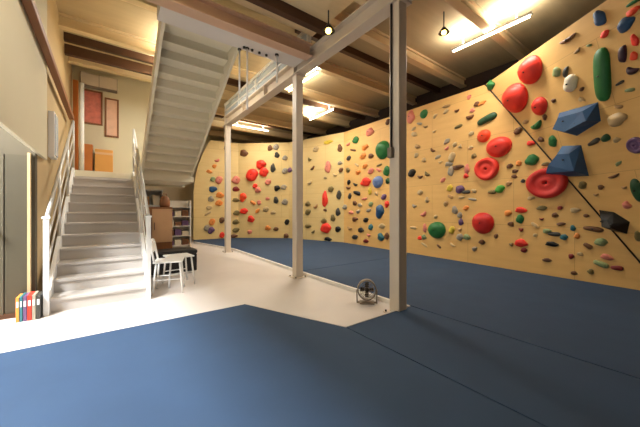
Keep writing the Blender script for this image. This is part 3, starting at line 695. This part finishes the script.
('blob', 'grey', 'D', 0.635, 1.637, 0.232, 0.238, 0, 'nearest grey knob hold, lower left of the far lower red hold'),
('blob', 'orange', 'D', 0.673, 0.723, 0.232, 0.279, 0, 'third nearest orange knob hold, lower left of the far lower red hold'),
('blob', 'purple', 'D', 0.635, 0.406, 0.27, 0.278, 0, 'small purple knob hold, lower left of the far lower red hold'),
('blob', 'red', 'D', 1.056, 0.189, 0.198, 0.243, 0, 'small red knob hold, lower left of the far lower red hold'),
('blob', 'olive', 'D', 1.614, 1.614, 0.288, 0.166, 0, 'small olive knob hold, lower left of the far lower red hold'),
('blob', 'olive', 'D', 1.655, 1.075, 0.289, 0.208, 0, 'nearest olive knob hold, below the far lower red hold'),
('blob', 'olive', 'D', 1.614, 0.703, 0.288, 0.207, 0, 'second nearest olive knob hold, below the far lower red hold'),
('blob', 'olive', 'D', 1.614, 0.371, 0.288, 0.207, 0, 'third nearest olive knob hold, below the far lower red hold'),
('blob', 'brown', 'D', 1.533, 0.126, 0.286, 0.165, 0, 'small brown knob hold, below the far lower red hold'),
('blob', 'grey', 'C', 1.591, 3.792, 0.249, 0.247, 0, 'small grey knob hold, upper right of the far top red hold'),
('blob', 'charcoal', 'C', 1.633, 3.462, 0.207, 0.247, 0, 'small charcoal knob hold, upper right of the far top red hold'),
('blob', 'grey', 'C', 1.966, 3.334, 0.207, 0.205, 0, 'small grey knob hold, right of the far top red hold'),
('blob', 'charcoal', 'C', 1.465, 2.93, 0.208, 0.371, 0, 'small charcoal knob hold, upper right of the far right red hold'),
('blob', 'grey', 'C', 1.966, 2.8, 0.248, 0.246, 0, 'small grey knob hold, right of the far right red hold'),
('blob', 'black', 'C', 1.633, 2.105, 0.249, 0.247, 0, 'small black knob hold, lower right of the far right red hold'),
('blob', 'grey', 'C', 1.925, 2.144, 0.248, 0.205, 0, 'nearest grey knob hold, lower right of the far right red hold'),
('blob', 'charcoal', 'C', 1.591, 1.611, 0.207, 0.288, 0, 'small charcoal knob hold, lower right of the far right red hold'),
('blob', 'grey', 'C', 1.966, 1.528, 0.248, 0.246, 0, 'second nearest grey knob hold, lower right of the far right red hold'),
('blob', 'purple', 'B', 0.063, 2.834, 0.238, 0.204, 0, 'small purple knob hold, right of the far right red hold'),
('blob', 'black', 'C', 2.05, 0.708, 0.206, 0.246, 0, 'small black knob hold, lower left of the red tall far hold'),
('blob', 'brown', 'C', 2.008, 0.133, 0.207, 0.246, 0, 'nearest brown knob hold, lower left of the red tall far hold'),
('blob', 'beige', 'C', 1.171, 1.241, 0.25, 0.206, 0, 'small beige knob hold, below the far lower red hold'),
('blob', 'orange', 'C', 1.256, 0.458, 0.25, 0.206, 0, 'second nearest orange knob hold, below the far lower red hold'),
('blob', 'brown', 'C', 1.591, 0.418, 0.207, 0.165, 0, 'second nearest brown knob hold, lower left of the red tall far hold'),
('blob', 'pink', 'C', 0.834, 2.027, 0.251, 0.248, 0, 'nearest pink knob hold, below the far lower red hold'),
('blob', 'pink', 'C', 1.256, 2.355, 0.25, 0.247, 0, 'nearest pink knob hold, below the far right red hold'),
('blob', 'brown', 'D', 1.056, 0.795, 0.238, 0.243, 0, 'small brown knob hold, lower left of the far lower red hold'),
('blob', 'grey', 'D', 0.486, 0.49, 0.23, 0.237, 0, 'second nearest grey knob hold, lower left of the far lower red hold'),
('blob', 'brown', 'D', 1.213, 3.725, 0.16, 0.204, 0, 'small brown knob hold, left of the far brown hold'),
('blob', 'brown', 'B', 0.49, 1.32, 0.184, 0.36, 0, 'small brown knob hold, left of the red tall far hold'),
('blob', 'red', 'A', 4.508, 1.952, 0.113, 0.111, 0, 'small red knob hold, upper right of the small purple hold'),
('blob', 'orange', 'A', 4.508, 1.244, 0.135, 0.111, 0, 'small orange knob hold, below the small purple hold'),
('pinch', 'charcoal', 'A', 4.508, 1.598, 0.203, 0.088, 0, 'small charcoal sliver hold, lower right of the small purple hold'),
('pinch', 'olive', 'A', 5.06, 1.568, 0.16, 0.082, 0, 'small olive sliver hold, left of the bright green knob'),
('blob', 'grey', 'A', 4.247, 1.2, 0.142, 0.183, 0, 'small grey knob hold, below the small purple hold'),
('blob', 'grey', 'A', 4.368, 1.087, 0.116, 0.135, 0, 'small grey knob hold, left of the lone low red dome'),
('blob', 'purple', 'A', 4.392, 0.931, 0.115, 0.157, 0, 'small purple knob hold, left of the lone low red dome'),
('pinch', 'grey', 'A', 4.65, 1.432, 0.191, 0.053, -10, 'small grey sliver hold, lower right of the small purple hold'),
('blob', 'tan', 'A', 3.202, 2.853, 0.179, 0.109, -27, 'small tan knob hold, above the black knob'),
('blob', 'tan', 'A', 4.02, 1.349, 0.115, 0.129, -16, 'small tan knob hold, below the tiny yellow hold'),
('jug', 'beige', 'A', 3.707, 3.128, 0.117, 0.082, 8, 'small beige curved hold, lower right of the small high green hold'),
('jug', 'brown', 'A', 4.296, 3.458, 0.119, 0.089, -2, 'second nearest brown curved hold, left of the dark green banana'),
('jug', 'tan', 'A', 4.362, 0.762, 0.094, 0.115, 6, 'small tan curved hold, right of the low green dome'),
('jug', 'pink', 'A', 3.393, 1.097, 0.19, 0.139, 31, 'small pink curved hold, upper left of the low green dome'),
('jug', 'olive', 'A', 3.499, 2.107, 0.158, 0.127, -37, 'small olive curved hold, right of the black knob'),
('blob', 'pink', 'A', 4.654, 3.361, 0.11, 0.101, -18, 'small pink knob hold, upper left of the dark green banana'),
('blob', 'beige', 'A', 3.498, 1.456, 0.122, 0.139, -13, 'small beige knob hold, lower left of the tiny yellow hold'),
('pinch', 'beige', 'A', 3.414, 0.316, 0.206, 0.063, -26, 'small beige sliver hold, lower left of the low green dome'),
('blob', 'beige', 'A', 3.728, 3.498, 0.138, 0.086, 37, 'nearest beige knob hold, right of the small high green hold'),
('blob', 'pink', 'A', 3.939, 1.914, 0.142, 0.105, 16, 'small pink knob hold, upper left of the tiny yellow hold'),
('blob', 'grey', 'A', 4.697, 0.367, 0.12, 0.096, 27, 'small grey knob hold, below the lone low red dome'),
('pinch', 'olive', 'A', 4.331, 3.091, 0.192, 0.073, 10, 'small olive sliver hold, left of the round orange red hold'),
('blob', 'beige', 'A', 4.4, 1.481, 0.142, 0.073, 10, 'small beige knob hold, below the small purple hold'),
('blob', 'grey', 'A', 3.805, 2.485, 0.155, 0.082, 17, 'small grey knob hold, upper right of the black knob'),
('jug', 'pink', 'A', 4.038, 2.651, 0.121, 0.104, 25, 'small pink curved hold, left of the round orange red hold'),
('blob', 'beige', 'A', 3.285, 1.652, 0.162, 0.142, -12, 'small beige knob hold, lower right of the black knob'),
('blob', 'pink', 'A', 4.578, 3.675, 0.096, 0.1, 10, 'small pink knob hold, lower left of the green crease top hold'),
('jug', 'brown', 'A', 3.66, 2.677, 0.149, 0.106, -37, 'small brown curved hold, upper right of the black knob'),
('pinch', 'tan', 'A', 4.031, 3.643, 0.204, 0.07, -2, 'small tan sliver hold, right of the small high green hold'),
('jug', 'beige', 'A', 4.375, 2.634, 0.093, 0.114, 33, 'small beige curved hold, lower left of the round orange red hold'),
('jug', 'brown', 'A', 3.286, 2.059, 0.161, 0.113, -6, 'small brown curved hold, lower right of the black knob'),
('blob', 'beige', 'A', 4.024, 3.525, 0.154, 0.09, 13, 'second nearest beige knob hold, right of the small high green hold'),
('jug', 'beige', 'A', 4.197, 0.396, 0.147, 0.081, -28, 'small beige curved hold, lower right of the low green dome'),
('blob', 'beige', 'A', 3.08, 3.345, 0.152, 0.089, 19, 'nearest beige knob hold, below the pink upright hold'),
('jug', 'grey', 'A', 3.106, 1.307, 0.131, 0.124, -19, 'small grey curved hold, upper left of the low green dome'),
('blob', 'grey', 'A', 4.041, 2.814, 0.155, 0.104, 29, 'small grey knob hold, lower right of the small high green hold'),
('jug', 'beige', 'A', 3.872, 2.353, 0.112, 0.078, 6, 'small beige curved hold, above the tiny yellow hold'),
('pinch', 'beige', 'A', 3.064, 0.733, 0.212, 0.079, -2, 'small beige sliver hold, left of the low green dome'),
('blob', 'beige', 'A', 3.101, 3.197, 0.202, 0.127, -33, 'second nearest beige knob hold, below the pink upright hold'),
('blob', 'beige', 'A', 4.619, 2.559, 0.119, 0.08, -10, 'small beige knob hold, lower left of the round orange red hold'),
('pinch', 'brown', 'A', 3.832, 0.325, 0.134, 0.057, -36, 'small brown sliver hold, below the low green dome'),
('blob', 'beige', 'A', 3.166, 2.631, 0.126, 0.118, 29, 'small beige knob hold, above the black knob'),
('jug', 'tan', 'A', 3.447, 3.309, 0.136, 0.086, -15, 'small tan curved hold, below the small high green hold'),
('pinch', 'grey', 'A', 3.26, 3.431, 0.176, 0.062, -18, 'small grey sliver hold, lower left of the small high green hold'),
('blob', 'beige', 'A', 3.741, 1.041, 0.105, 0.095, -5, 'small beige knob hold, above the low green dome'),
('blob', 'beige', 'A', 4.245, 2.7, 0.1, 0.115, -30, 'second nearest beige knob hold, left of the round orange red hold'),
('blob', 'beige', 'A', 3.403, 2.471, 0.125, 0.119, -19, 'small beige knob hold, upper right of the black knob'),
('pinch', 'tan', 'A', 4.132, 1.51, 0.14, 0.082, -31, 'small tan sliver hold, below the tiny yellow hold'),
('pinch', 'beige', 'A', 4.688, 1.614, 0.122, 0.078, -23, 'small beige sliver hold, right of the small purple hold'),
('jug', 'dark_red', 'A', 5.59, 0.834, 0.082, 0.098, 1, 'small dark red curved hold, below the small low green hold'),
('blob', 'dark_red', 'A', 6.328, 0.43, 0.076, 0.086, 0, 'small dark red knob hold, right of the small low red hold'),
('blob', 'beige', 'A', 5.817, 0.744, 0.072, 0.067, 1, 'small beige knob hold, upper right of the small low red hold'),
('jug', 'dark_red', 'A', 5.914, 1.04, 0.07, 0.061, 6, 'small dark red curved hold, right of the small low green hold'),
('jug', 'olive', 'A', 5.423, 0.537, 0.078, 0.097, 15, 'small olive curved hold, left of the small low red hold'),
('blob', 'beige', 'A', 6.443, 0.482, 0.084, 0.06, -21, 'small beige knob hold, lower left of the black wedge'),
('blob', 'brown', 'A', 6.516, 1.107, 0.069, 0.062, -34, 'small brown knob hold, left of the black wedge'),
('pinch', 'beige', 'A', 5.813, 0.923, 0.147, 0.068, -40, 'small beige sliver hold, right of the small low green hold'),
('blob', 'dark_red', 'A', 6.178, 1.238, 0.077, 0.07, 21, 'small dark red knob hold, lower right of the largest red dish'),
('blob', 'olive', 'A', 6.571, 0.219, 0.082, 0.088, -32, 'small olive knob hold, lower left of the black wedge'),
('blob', 'orange', 'A', 5.547, 2.086, 0.099, 0.105, 21, 'small orange knob hold, left of the green round hold'),
('jug', 'tan', 'E', -0.584, 1.509, 0.07, 0.066, -2, 'small tan curved hold, upper left of the black wedge'),
('blob', 'tan', 'E', -1.456, 2.961, 0.124, 0.074, -16, 'small tan knob hold, left of the green curved hold'),
('blob', 'brown', 'E', -1.249, 2.568, 0.123, 0.097, -39, 'small brown knob hold, left of the green upright hold'),
('blob', 'beige', 'A', 4.635, 2.861, 0.103, 0.104, -39, 'nearest beige knob hold, left of the round orange red hold'),
('blob', 'brown', 'E', -0.817, 3.111, 0.075, 0.074, 25, 'small brown knob hold, right of the medium red dome'),
('blob', 'brown', 'A', 5.472, 1.844, 0.1, 0.068, -20, 'small brown knob hold, upper right of the bright green knob'),
('blob', 'tan', 'A', 5.374, 1.717, 0.11, 0.095, 21, 'small tan knob hold, upper right of the bright green knob'),
('jug', 'tan', 'E', -0.175, 1.592, 0.067, 0.06, 2, 'small tan curved hold, left of the dark green edge hold'),
('blob', 'beige', 'E', -0.395, 2.961, 0.1, 0.059, -40, 'small beige knob hold, lower right of the off white lump'),
('pinch', 'sage', 'E', 0.195, 2.844, 0.109, 0.046, -13, 'small sage sliver hold, below the dark purple curve'),
('blob', 'sage', 'E', -0.165, 1.937, 0.096, 0.047, 38, 'small sage knob hold, lower left of the purple ring'),
('jug', 'tan', 'E', -0.266, 3.627, 0.104, 0.06, 19, 'small tan curved hold, lower right of the brown moustache hold'),
('blob', 'beige', 'E', -0.103, 2.265, 0.093, 0.07, 12, 'small beige knob hold, right of the short green sliver'),
('pinch', 'sage', 'E', -0.103, 3.608, 0.07, 0.035, -27, 'small sage sliver hold, lower left of the small bright red hold'),
('pinch', 'tan', 'E', 0.028, 2.689, 0.104, 0.048, -24, 'small tan sliver hold, above the wide beige hold'),
('blob', 'grey', 'A', 1.318, 1.195, 0.226, 0.104, 11, 'nearest grey knob hold, left of the blue upright hold'),
('jug', 'brown', 'A', 0.264, 1.975, 0.264, 0.123, -6, 'small brown curved hold, left of the red hold by the light blue one'),
('jug', 'tan', 'A', 0.344, 0.574, 0.239, 0.153, -13, 'small tan curved hold, lower left of the blue upright hold'),
('blob', 'pink', 'A', 0.407, 1.109, 0.263, 0.128, -1, 'small pink knob hold, left of the blue upright hold'),
('pinch', 'pink', 'A', 1.098, 1.559, 0.28, 0.077, 5, 'small pink sliver hold, below the red hold by the light blue one'),
('pinch', 'brown', 'A', 0.514, 3.243, 0.337, 0.077, -16, 'small brown sliver hold, left of the high green oval'),
('pinch', 'beige', 'A', 0.725, 2.706, 0.239, 0.079, -30, 'small beige sliver hold, upper left of the red hold by the light blue one'),
('jug', 'pink', 'A', 0.256, 3.495, 0.238, 0.136, 7, 'small pink curved hold, left of the high green oval'),
('pinch', 'pink', 'A', 1.759, 2.416, 0.239, 0.098, -25, 'small pink sliver hold, above the light blue round hold'),
('blob', 'beige', 'A', 1.672, 1.701, 0.175, 0.114, -28, 'small beige knob hold, below the light blue round hold'),
('jug', 'black', 'A', 0.65, 2.063, 0.227, 0.13, -19, 'small black curved hold, left of the red hold by the light blue one'),
('blob', 'grey', 'A', 0.79, 1.155, 0.21, 0.128, 8, 'third nearest grey knob hold, left of the blue upright hold'),
('pinch', 'olive', 'A', 1.783, 2.557, 0.234, 0.069, 8, 'small olive sliver hold, below the high green oval'),
('jug', 'pink', 'A', 1.314, 0.406, 0.172, 0.121, -6, 'small pink curved hold, lower left of the blue upright hold'),
('jug', 'beige', 'B', 1.091, 2.262, 0.231, 0.153, 23, 'small beige curved hold, upper left of the red tall far hold'),
('blob', 'brown', 'B', 1.812, 1.201, 0.156, 0.111, -19, 'small brown knob hold, below the red tall far hold'),
('jug', 'olive', 'B', 1.08, 3.164, 0.157, 0.169, -35, 'small olive curved hold, above the red tall far hold'),
('jug', 'olive', 'B', 1.248, 0.362, 0.176, 0.131, 29, 'small olive curved hold, below the red tall far hold'),
('jug', 'tan', 'B', 1.376, 1.343, 0.226, 0.168, 27, 'small tan curved hold, lower left of the red tall far hold'),
('blob', 'beige', 'B', 1.82, 2.407, 0.164, 0.111, -6, 'nearest beige knob hold, above the red tall far hold'),
('jug', 'brown', 'B', 1.226, 2.813, 0.237, 0.134, 37, 'small brown curved hold, above the red tall far hold'),
('jug', 'beige', 'B', 2.243, 2.477, 0.188, 0.121, -21, 'small beige curved hold, above the red tall far hold'),
('blob', 'orange', 'C', 0.818, 1.163, 0.215, 0.147, 30, 'nearest orange knob hold, below the far lower red hold'),
('blob', 'pink', 'C', 1.236, 1.671, 0.181, 0.133, -8, 'second nearest pink knob hold, below the far right red hold'),
('blob', 'pink', 'C', 0.88, 1.516, 0.185, 0.195, 33, 'second nearest pink knob hold, below the far lower red hold'),
('blob', 'pink', 'C', 0.485, 0.294, 0.195, 0.175, 36, 'third nearest pink knob hold, below the far lower red hold'),
('pinch', 'orange', 'C', 0.623, 1.501, 0.263, 0.135, -35, 'small orange sliver hold, below the far lower red hold'),
('blob', 'beige', 'C', 1.469, 1.093, 0.233, 0.151, 4, 'small beige knob hold, below the far right red hold'),
('blob', 'beige', 'D', 0.569, 1.298, 0.214, 0.167, -6, 'small beige knob hold, lower left of the far lower red hold'),
('blob', 'orange', 'D', 0.761, 2.954, 0.178, 0.154, 28, 'nearest orange knob hold, lower left of the far brown hold'),
('pinch', 'beige', 'D', 0.515, 1.069, 0.283, 0.104, 34, 'small beige sliver hold, lower left of the far lower red hold'),
('blob', 'orange', 'D', 0.575, 2.724, 0.228, 0.144, -11, 'second nearest orange knob hold, lower left of the far brown hold'),
('jug', 'pink', 'D', 0.871, 3.196, 0.209, 0.161, 26, 'small pink curved hold, left of the far brown hold')]

def base_mesh(kind, seed):
    r = random.Random(seed); bm = bmesh.new()
    ph = [r.uniform(0, 6.28) for _ in range(8)]
    def wob(v, a):
        return 1 + a * (math.sin(3 * v.x + ph[0]) * math.sin(2.3 * v.y + ph[1]) + 0.6 * math.sin(5 * v.y + ph[2] + 2 * v.x))
    if kind in ('dome', 'ring'):
        if kind == 'dome':
            prof = [(0.5, 0.0), (0.5, 0.05), (0.485, 0.10), (0.455, 0.125), (0.44, 0.15), (0.41, 0.22), (0.34, 0.30), (0.24, 0.355), (0.12, 0.38), (0.0, 0.385)]
        else:
            prof = [(0.5, 0.0), (0.505, 0.06), (0.49, 0.15), (0.455, 0.21), (0.40, 0.235), (0.34, 0.22), (0.29, 0.17), (0.24, 0.15), (0.16, 0.17), (0.09, 0.19), (0.06, 0.17), (0.045, 0.10), (0.0, 0.09)]
        seg = 32; rings = []
        for q, z in prof:
            if q == 0: rings.append([bm.verts.new((0, 0, z))]); continue
            ring = []
            for k in range(seg):
                a = 2 * PI * k / seg
                w_ = 1 + 0.03 * math.sin(2 * a + ph[0]) + 0.02 * math.sin(3 * a + ph[1])
                ring.append(bm.verts.new((q * w_ * math.cos(a), q * w_ * math.sin(a), z * (1 + 0.12 * math.sin(a)))))
            rings.append(ring)
        for u, v in zip(rings, rings[1:]):
            for k in range(seg):
                k2 = (k + 1) % seg
                if len(v) == 1: bm.faces.new((u[k], u[k2], v[0]))
                else: bm.faces.new((u[k], u[k2], v[k2], v[k]))
        bm.faces.new(list(reversed(rings[0])))
    else:
        bmesh.ops.create_icosphere(bm, subdivisions=3, radius=0.5)
        for v in bm.verts:
            c = v.co * 2
            if kind == 'blob':
                c = c * wob(c, 0.13); z = c.z * 0.75
            elif kind == 'pinch':
                c.x = math.copysign(abs(c.x) ** 0.75, c.x); c.y = math.copysign(abs(c.y) ** 0.8, c.y) * (1 + 0.12 * math.sin(2 * c.x + ph[1])); z = c.z * 0.9
            elif kind == 'pill':
                c.x = math.copysign(abs(c.x) ** 0.7, c.x); c.y = math.copysign(abs(c.y) ** 0.55, c.y); z = c.z * 0.7
            else:  # jug: bent bar with a hollow on its upper side
                c.y = c.y * 0.75 - 0.55 * (1 - c.x * c.x) * (0.5 if c.y > 0 else 0.25) + 0.35 * c.x * c.x - 0.05; z = c.z * 0.9 + (0.25 * max(0, c.y))
            v.co = Vector((c.x * 0.5, c.y * 0.5, max(-0.02, z * 0.55)))
    for f in bm.faces: f.smooth = True
    bmesh.ops.recalc_face_normals(bm, faces=bm.faces[:])
    me = bpy.data.meshes.new(kind + '_hold'); bm.to_mesh(me); bm.free()
    me.materials.append(M['ply'])
    return me
BASES = {k: [base_mesh(k, i * 7 + 1) for i in range(n)] for k, n in (('dome', 3), ('ring', 2), ('blob', 6), ('pinch', 3), ('pill', 1), ('jug', 3))}
bolt_me = MB().lathe((0, 0, 0), [(0, 0.012), (0.011, 0.012), (0.013, 0.009), (0.013, -0.004)], 6)
bmesh.ops.recalc_face_normals(bolt_me.bm, faces=bolt_me.bm.faces[:])
BOLT = bpy.data.meshes.new('hold_bolt'); bolt_me.bm.to_mesh(BOLT); bolt_me.bm.free(); BOLT.materials.append(M['darkmetal'])
GN = {'A': 'holds on the long wall', 'B': 'holds on the bending wall', 'C': 'holds on the far right wall', 'D': 'holds on the far end wall', 'E': 'holds on the leaning wall'}
for i, (ty, co, fk, s_, z_, w_, h_, rot, lab) in enumerate(HOLDS):
    o_, hh, uu, nn = [Vector(v) for v in FAC[fk]]
    p = o_ + hh * s_ + uu * z_
    fr = Matrix(((hh.x, uu.x, nn.x, p.x), (hh.y, uu.y, nn.y, p.y), (hh.z, uu.z, nn.z, p.z), (0, 0, 0, 1)))
    if ty == 'poly':
        pts = w_; cx = sum(q[0] for q in pts) / len(pts); cy = sum(q[1] for q in pts) / len(pts)
        bm = bmesh.new(); lo = [bm.verts.new((q[0], q[1], -0.002)) for q in pts]
        D_ = 0.17; ins = 0.55 if co == 'blue' else 0.3
        hi = [bm.verts.new((cx + (q[0] - cx) * (ins + (0.35 if q[1] < cy else 0.1)), cy + 0.02 + (q[1] - cy) * ins, D_ * (1.1 if q[1] < cy else 0.8))) for q in pts]
        bm.faces.new(lo); n_ = len(pts)
        bmesh.ops.triangulate(bm, faces=[bm.faces.new(hi)])
        for k in range(n_): bm.faces.new((lo[k], lo[(k + 1) % n_], hi[(k + 1) % n_], hi[k]))
        bmesh.ops.recalc_face_normals(bm, faces=bm.faces[:])
        me = bpy.data.meshes.new('volume'); bm.to_mesh(me); bm.free(); me.materials.append(HM[co])
        o = bpy.data.objects.new('climbing_volume', me); C.objects.link(o); o.matrix_world = fr
        tag(o, lab, 'climbing volume')
        for q in (pts[0], pts[2], pts[3]):
            bo = bpy.data.objects.new('bolt', BOLT); C.objects.link(bo); bo.parent = o
            bo.location = (cx + (q[0] - cx) * 0.3, cy + (q[1] - cy) * 0.3, D_ * 0.95)
        continue
    me = BASES[ty][i % len(BASES[ty])]
    o = bpy.data.objects.new('climbing_hold', me); C.objects.link(o)
    th = min(w_, h_) if ty in ('dome', 'ring', 'pill') else max(0.05, 0.75 * min(w_, h_) + 0.02)
    if ty in ('dome', 'ring'): th *= 0.8
    o.matrix_world = fr @ Matrix.Rotation(math.radians(rot), 4, 'Z') @ Matrix.Diagonal((w_, h_, th, 1))
    o.material_slots[0].link = 'OBJECT'; o.material_slots[0].material = HM[co]
    tag(o, lab, 'climbing hold', GN[fk])
    if max(w_, h_) > 0.24:
        bo = bpy.data.objects.new('bolt', BOLT); C.objects.link(bo); bo.parent = o
        zt_ = {'dome': 0.385, 'ring': 0.10, 'pill': 0.38, 'blob': 0.40, 'pinch': 0.49, 'jug': 0.42}[ty]
        bo.location = (0, 0, zt_); bo.scale = (1 / w_, 1 / h_, 1 / th)

# ------------------------------------------------------------ lamps
def area(name, loc, sx, sy, power, col, rot=(0, 0, 0), spread=PI):
    l = bpy.data.lights.new(name, 'AREA'); l.shape = 'RECTANGLE'; l.size = sx; l.size_y = sy; l.energy = power; l.color = col; l.spread = spread
    o = bpy.data.objects.new(name, l); C.objects.link(o); o.location = loc; o.rotation_euler = rot
    return o
WARM = (1.0, 0.968, 0.885); UPF = 0.95
def tube_light(x, y, ln, along, power, lab, z=4.24):
    t = thing('fluorescent_light', (x, y, z), lab, 'ceiling light', 'fluorescent tube lights')
    sx, sy = (0.06, ln) if along == 'y' else (ln, 0.06)
    MB().bounds(x - sx / 2, x + sx / 2, y - sy / 2, y + sy / 2, z + 0.03, z + 0.075, 0.006).build('housing', M['whitesteel'], t)
    e = (0, ln / 2 - 0.03, 0) if along == 'y' else (ln / 2 - 0.03, 0, 0)
    MB().tube([(x - e[0], y - e[1], z + 0.012), (x + e[0], y + e[1], z + 0.012)], 0.018, 12).build('tube', M['tube'], t)
    b = MB()
    for s_ in (-0.7, 0.7):
        b.tube([(x + e[0] * s_, y + e[1] * s_, z + 0.075), (x + e[0] * s_, y + e[1] * s_, ZC if abs((y + e[1] * s_) - 0.12) > 0.1 else 4.36)], 0.006, 6)
    b.build('hanger', M['whitesteel'], t)
    area('tube_lamp', (x, y, z - 0.02), sx, sy, power, WARM)
    area('tube_lamp', (x, y, z + 0.085), sx, sy, power * UPF, WARM, (PI, 0, 0))
tube_light(2.62, 0.13, 1.3, 'y', 48, 'long glowing tube light under the ceiling near the leaning wall')
tube_light(2.75, 5.2, 1.3, 'y', 48, 'glowing tube light under the ceiling between the nearest and middle columns')
tube_light(1.5, 7.9, 1.5, 'x', 48, 'farthest glowing tube light, in front of the far wall')
tube_light(1.0, 3.6, 1.3, 'y', 48 * 1.6, 'glowing tube light right of the middle column top')
def spot_lamp(x, y, lab, z=4.2, ct=4.56):
    t = thing('ceiling_lamp', (x, y, z), lab, 'lamp', 'round ceiling lamps')
    MB().tube([(x, y, z + 0.06), (x, y, ct)], 0.01, 8).build('stem', M['darkmetal'], t)
    MB().lathe((x, y, z), [(0.03, 0.09), (0.05, 0.06), (0.09, 0.0), (0.085, 0.0), (0.045, 0.055), (0.0, 0.06)], 20).build('shade', M['darkmetal'], t)
    MB().lathe((x, y, z), [(0, -0.03), (0.03, -0.02), (0.042, 0.0), (0.035, 0.03), (0, 0.05)], 16).build('bulb', M['globe'], t)
spot_lamp(-0.26, 0.98, 'small yellow glowing ceiling lamp beside the long beam', 3.68, 3.97)
spot_lamp(1.85, 0.5, 'small yellow ceiling lamp left of the longest tube light')
area('added_roof_daylight', (-5.5, 0.55, 4.5), 1.2, 2.6, 1150, (0.96, 0.98, 1.0), (0, -0.45, 0))  # added daylight source, set high so the bulkhead keeps it off the right wall
tube_light(-1.6, 4.5, 1.3, 'y', 90, 'added fill tube light hidden above the upper stair flight')  # added fill light for the landing, hidden behind the flight
tube_light(-2.3, 0.7, 1.3, 'y', 17, 'added fill tube light out of view under the mezzanine beside the beige bulkhead', 3.72)  # added fill light above the frame, brightens the bulkhead and stair underside

# ------------------------------------------------------------ world, camera, view
w = bpy.data.worlds.new('World'); S.world = w; w.use_nodes = True
bg = w.node_tree.nodes['Background']; bg.inputs['Color'].default_value = (0.75, 0.87, 1.0, 1); bg.inputs['Strength'].default_value = 1.2
cam = bpy.data.cameras.new('camera'); cam.sensor_width = 36; cam.lens = 284 / 640 * 36; cam.shift_y = -3.5 / 640; cam.clip_start = 0.05
co_ = bpy.data.objects.new('camera', cam); C.objects.link(co_)
co_.location = (-2.70, -2.12, 1.2); co_.rotation_euler = (PI / 2, 0, -math.atan2(0.595, 0.804))
S.camera = co_
S.view_settings.view_transform = 'Standard'; S.view_settings.look = 'None'
S.view_settings.exposure = 0.0; S.view_settings.gamma = 1.0; S.view_settings.use_curve_mapping = False
for o in bpy.data.objects:
    if '_loc' in o: del o['_loc']
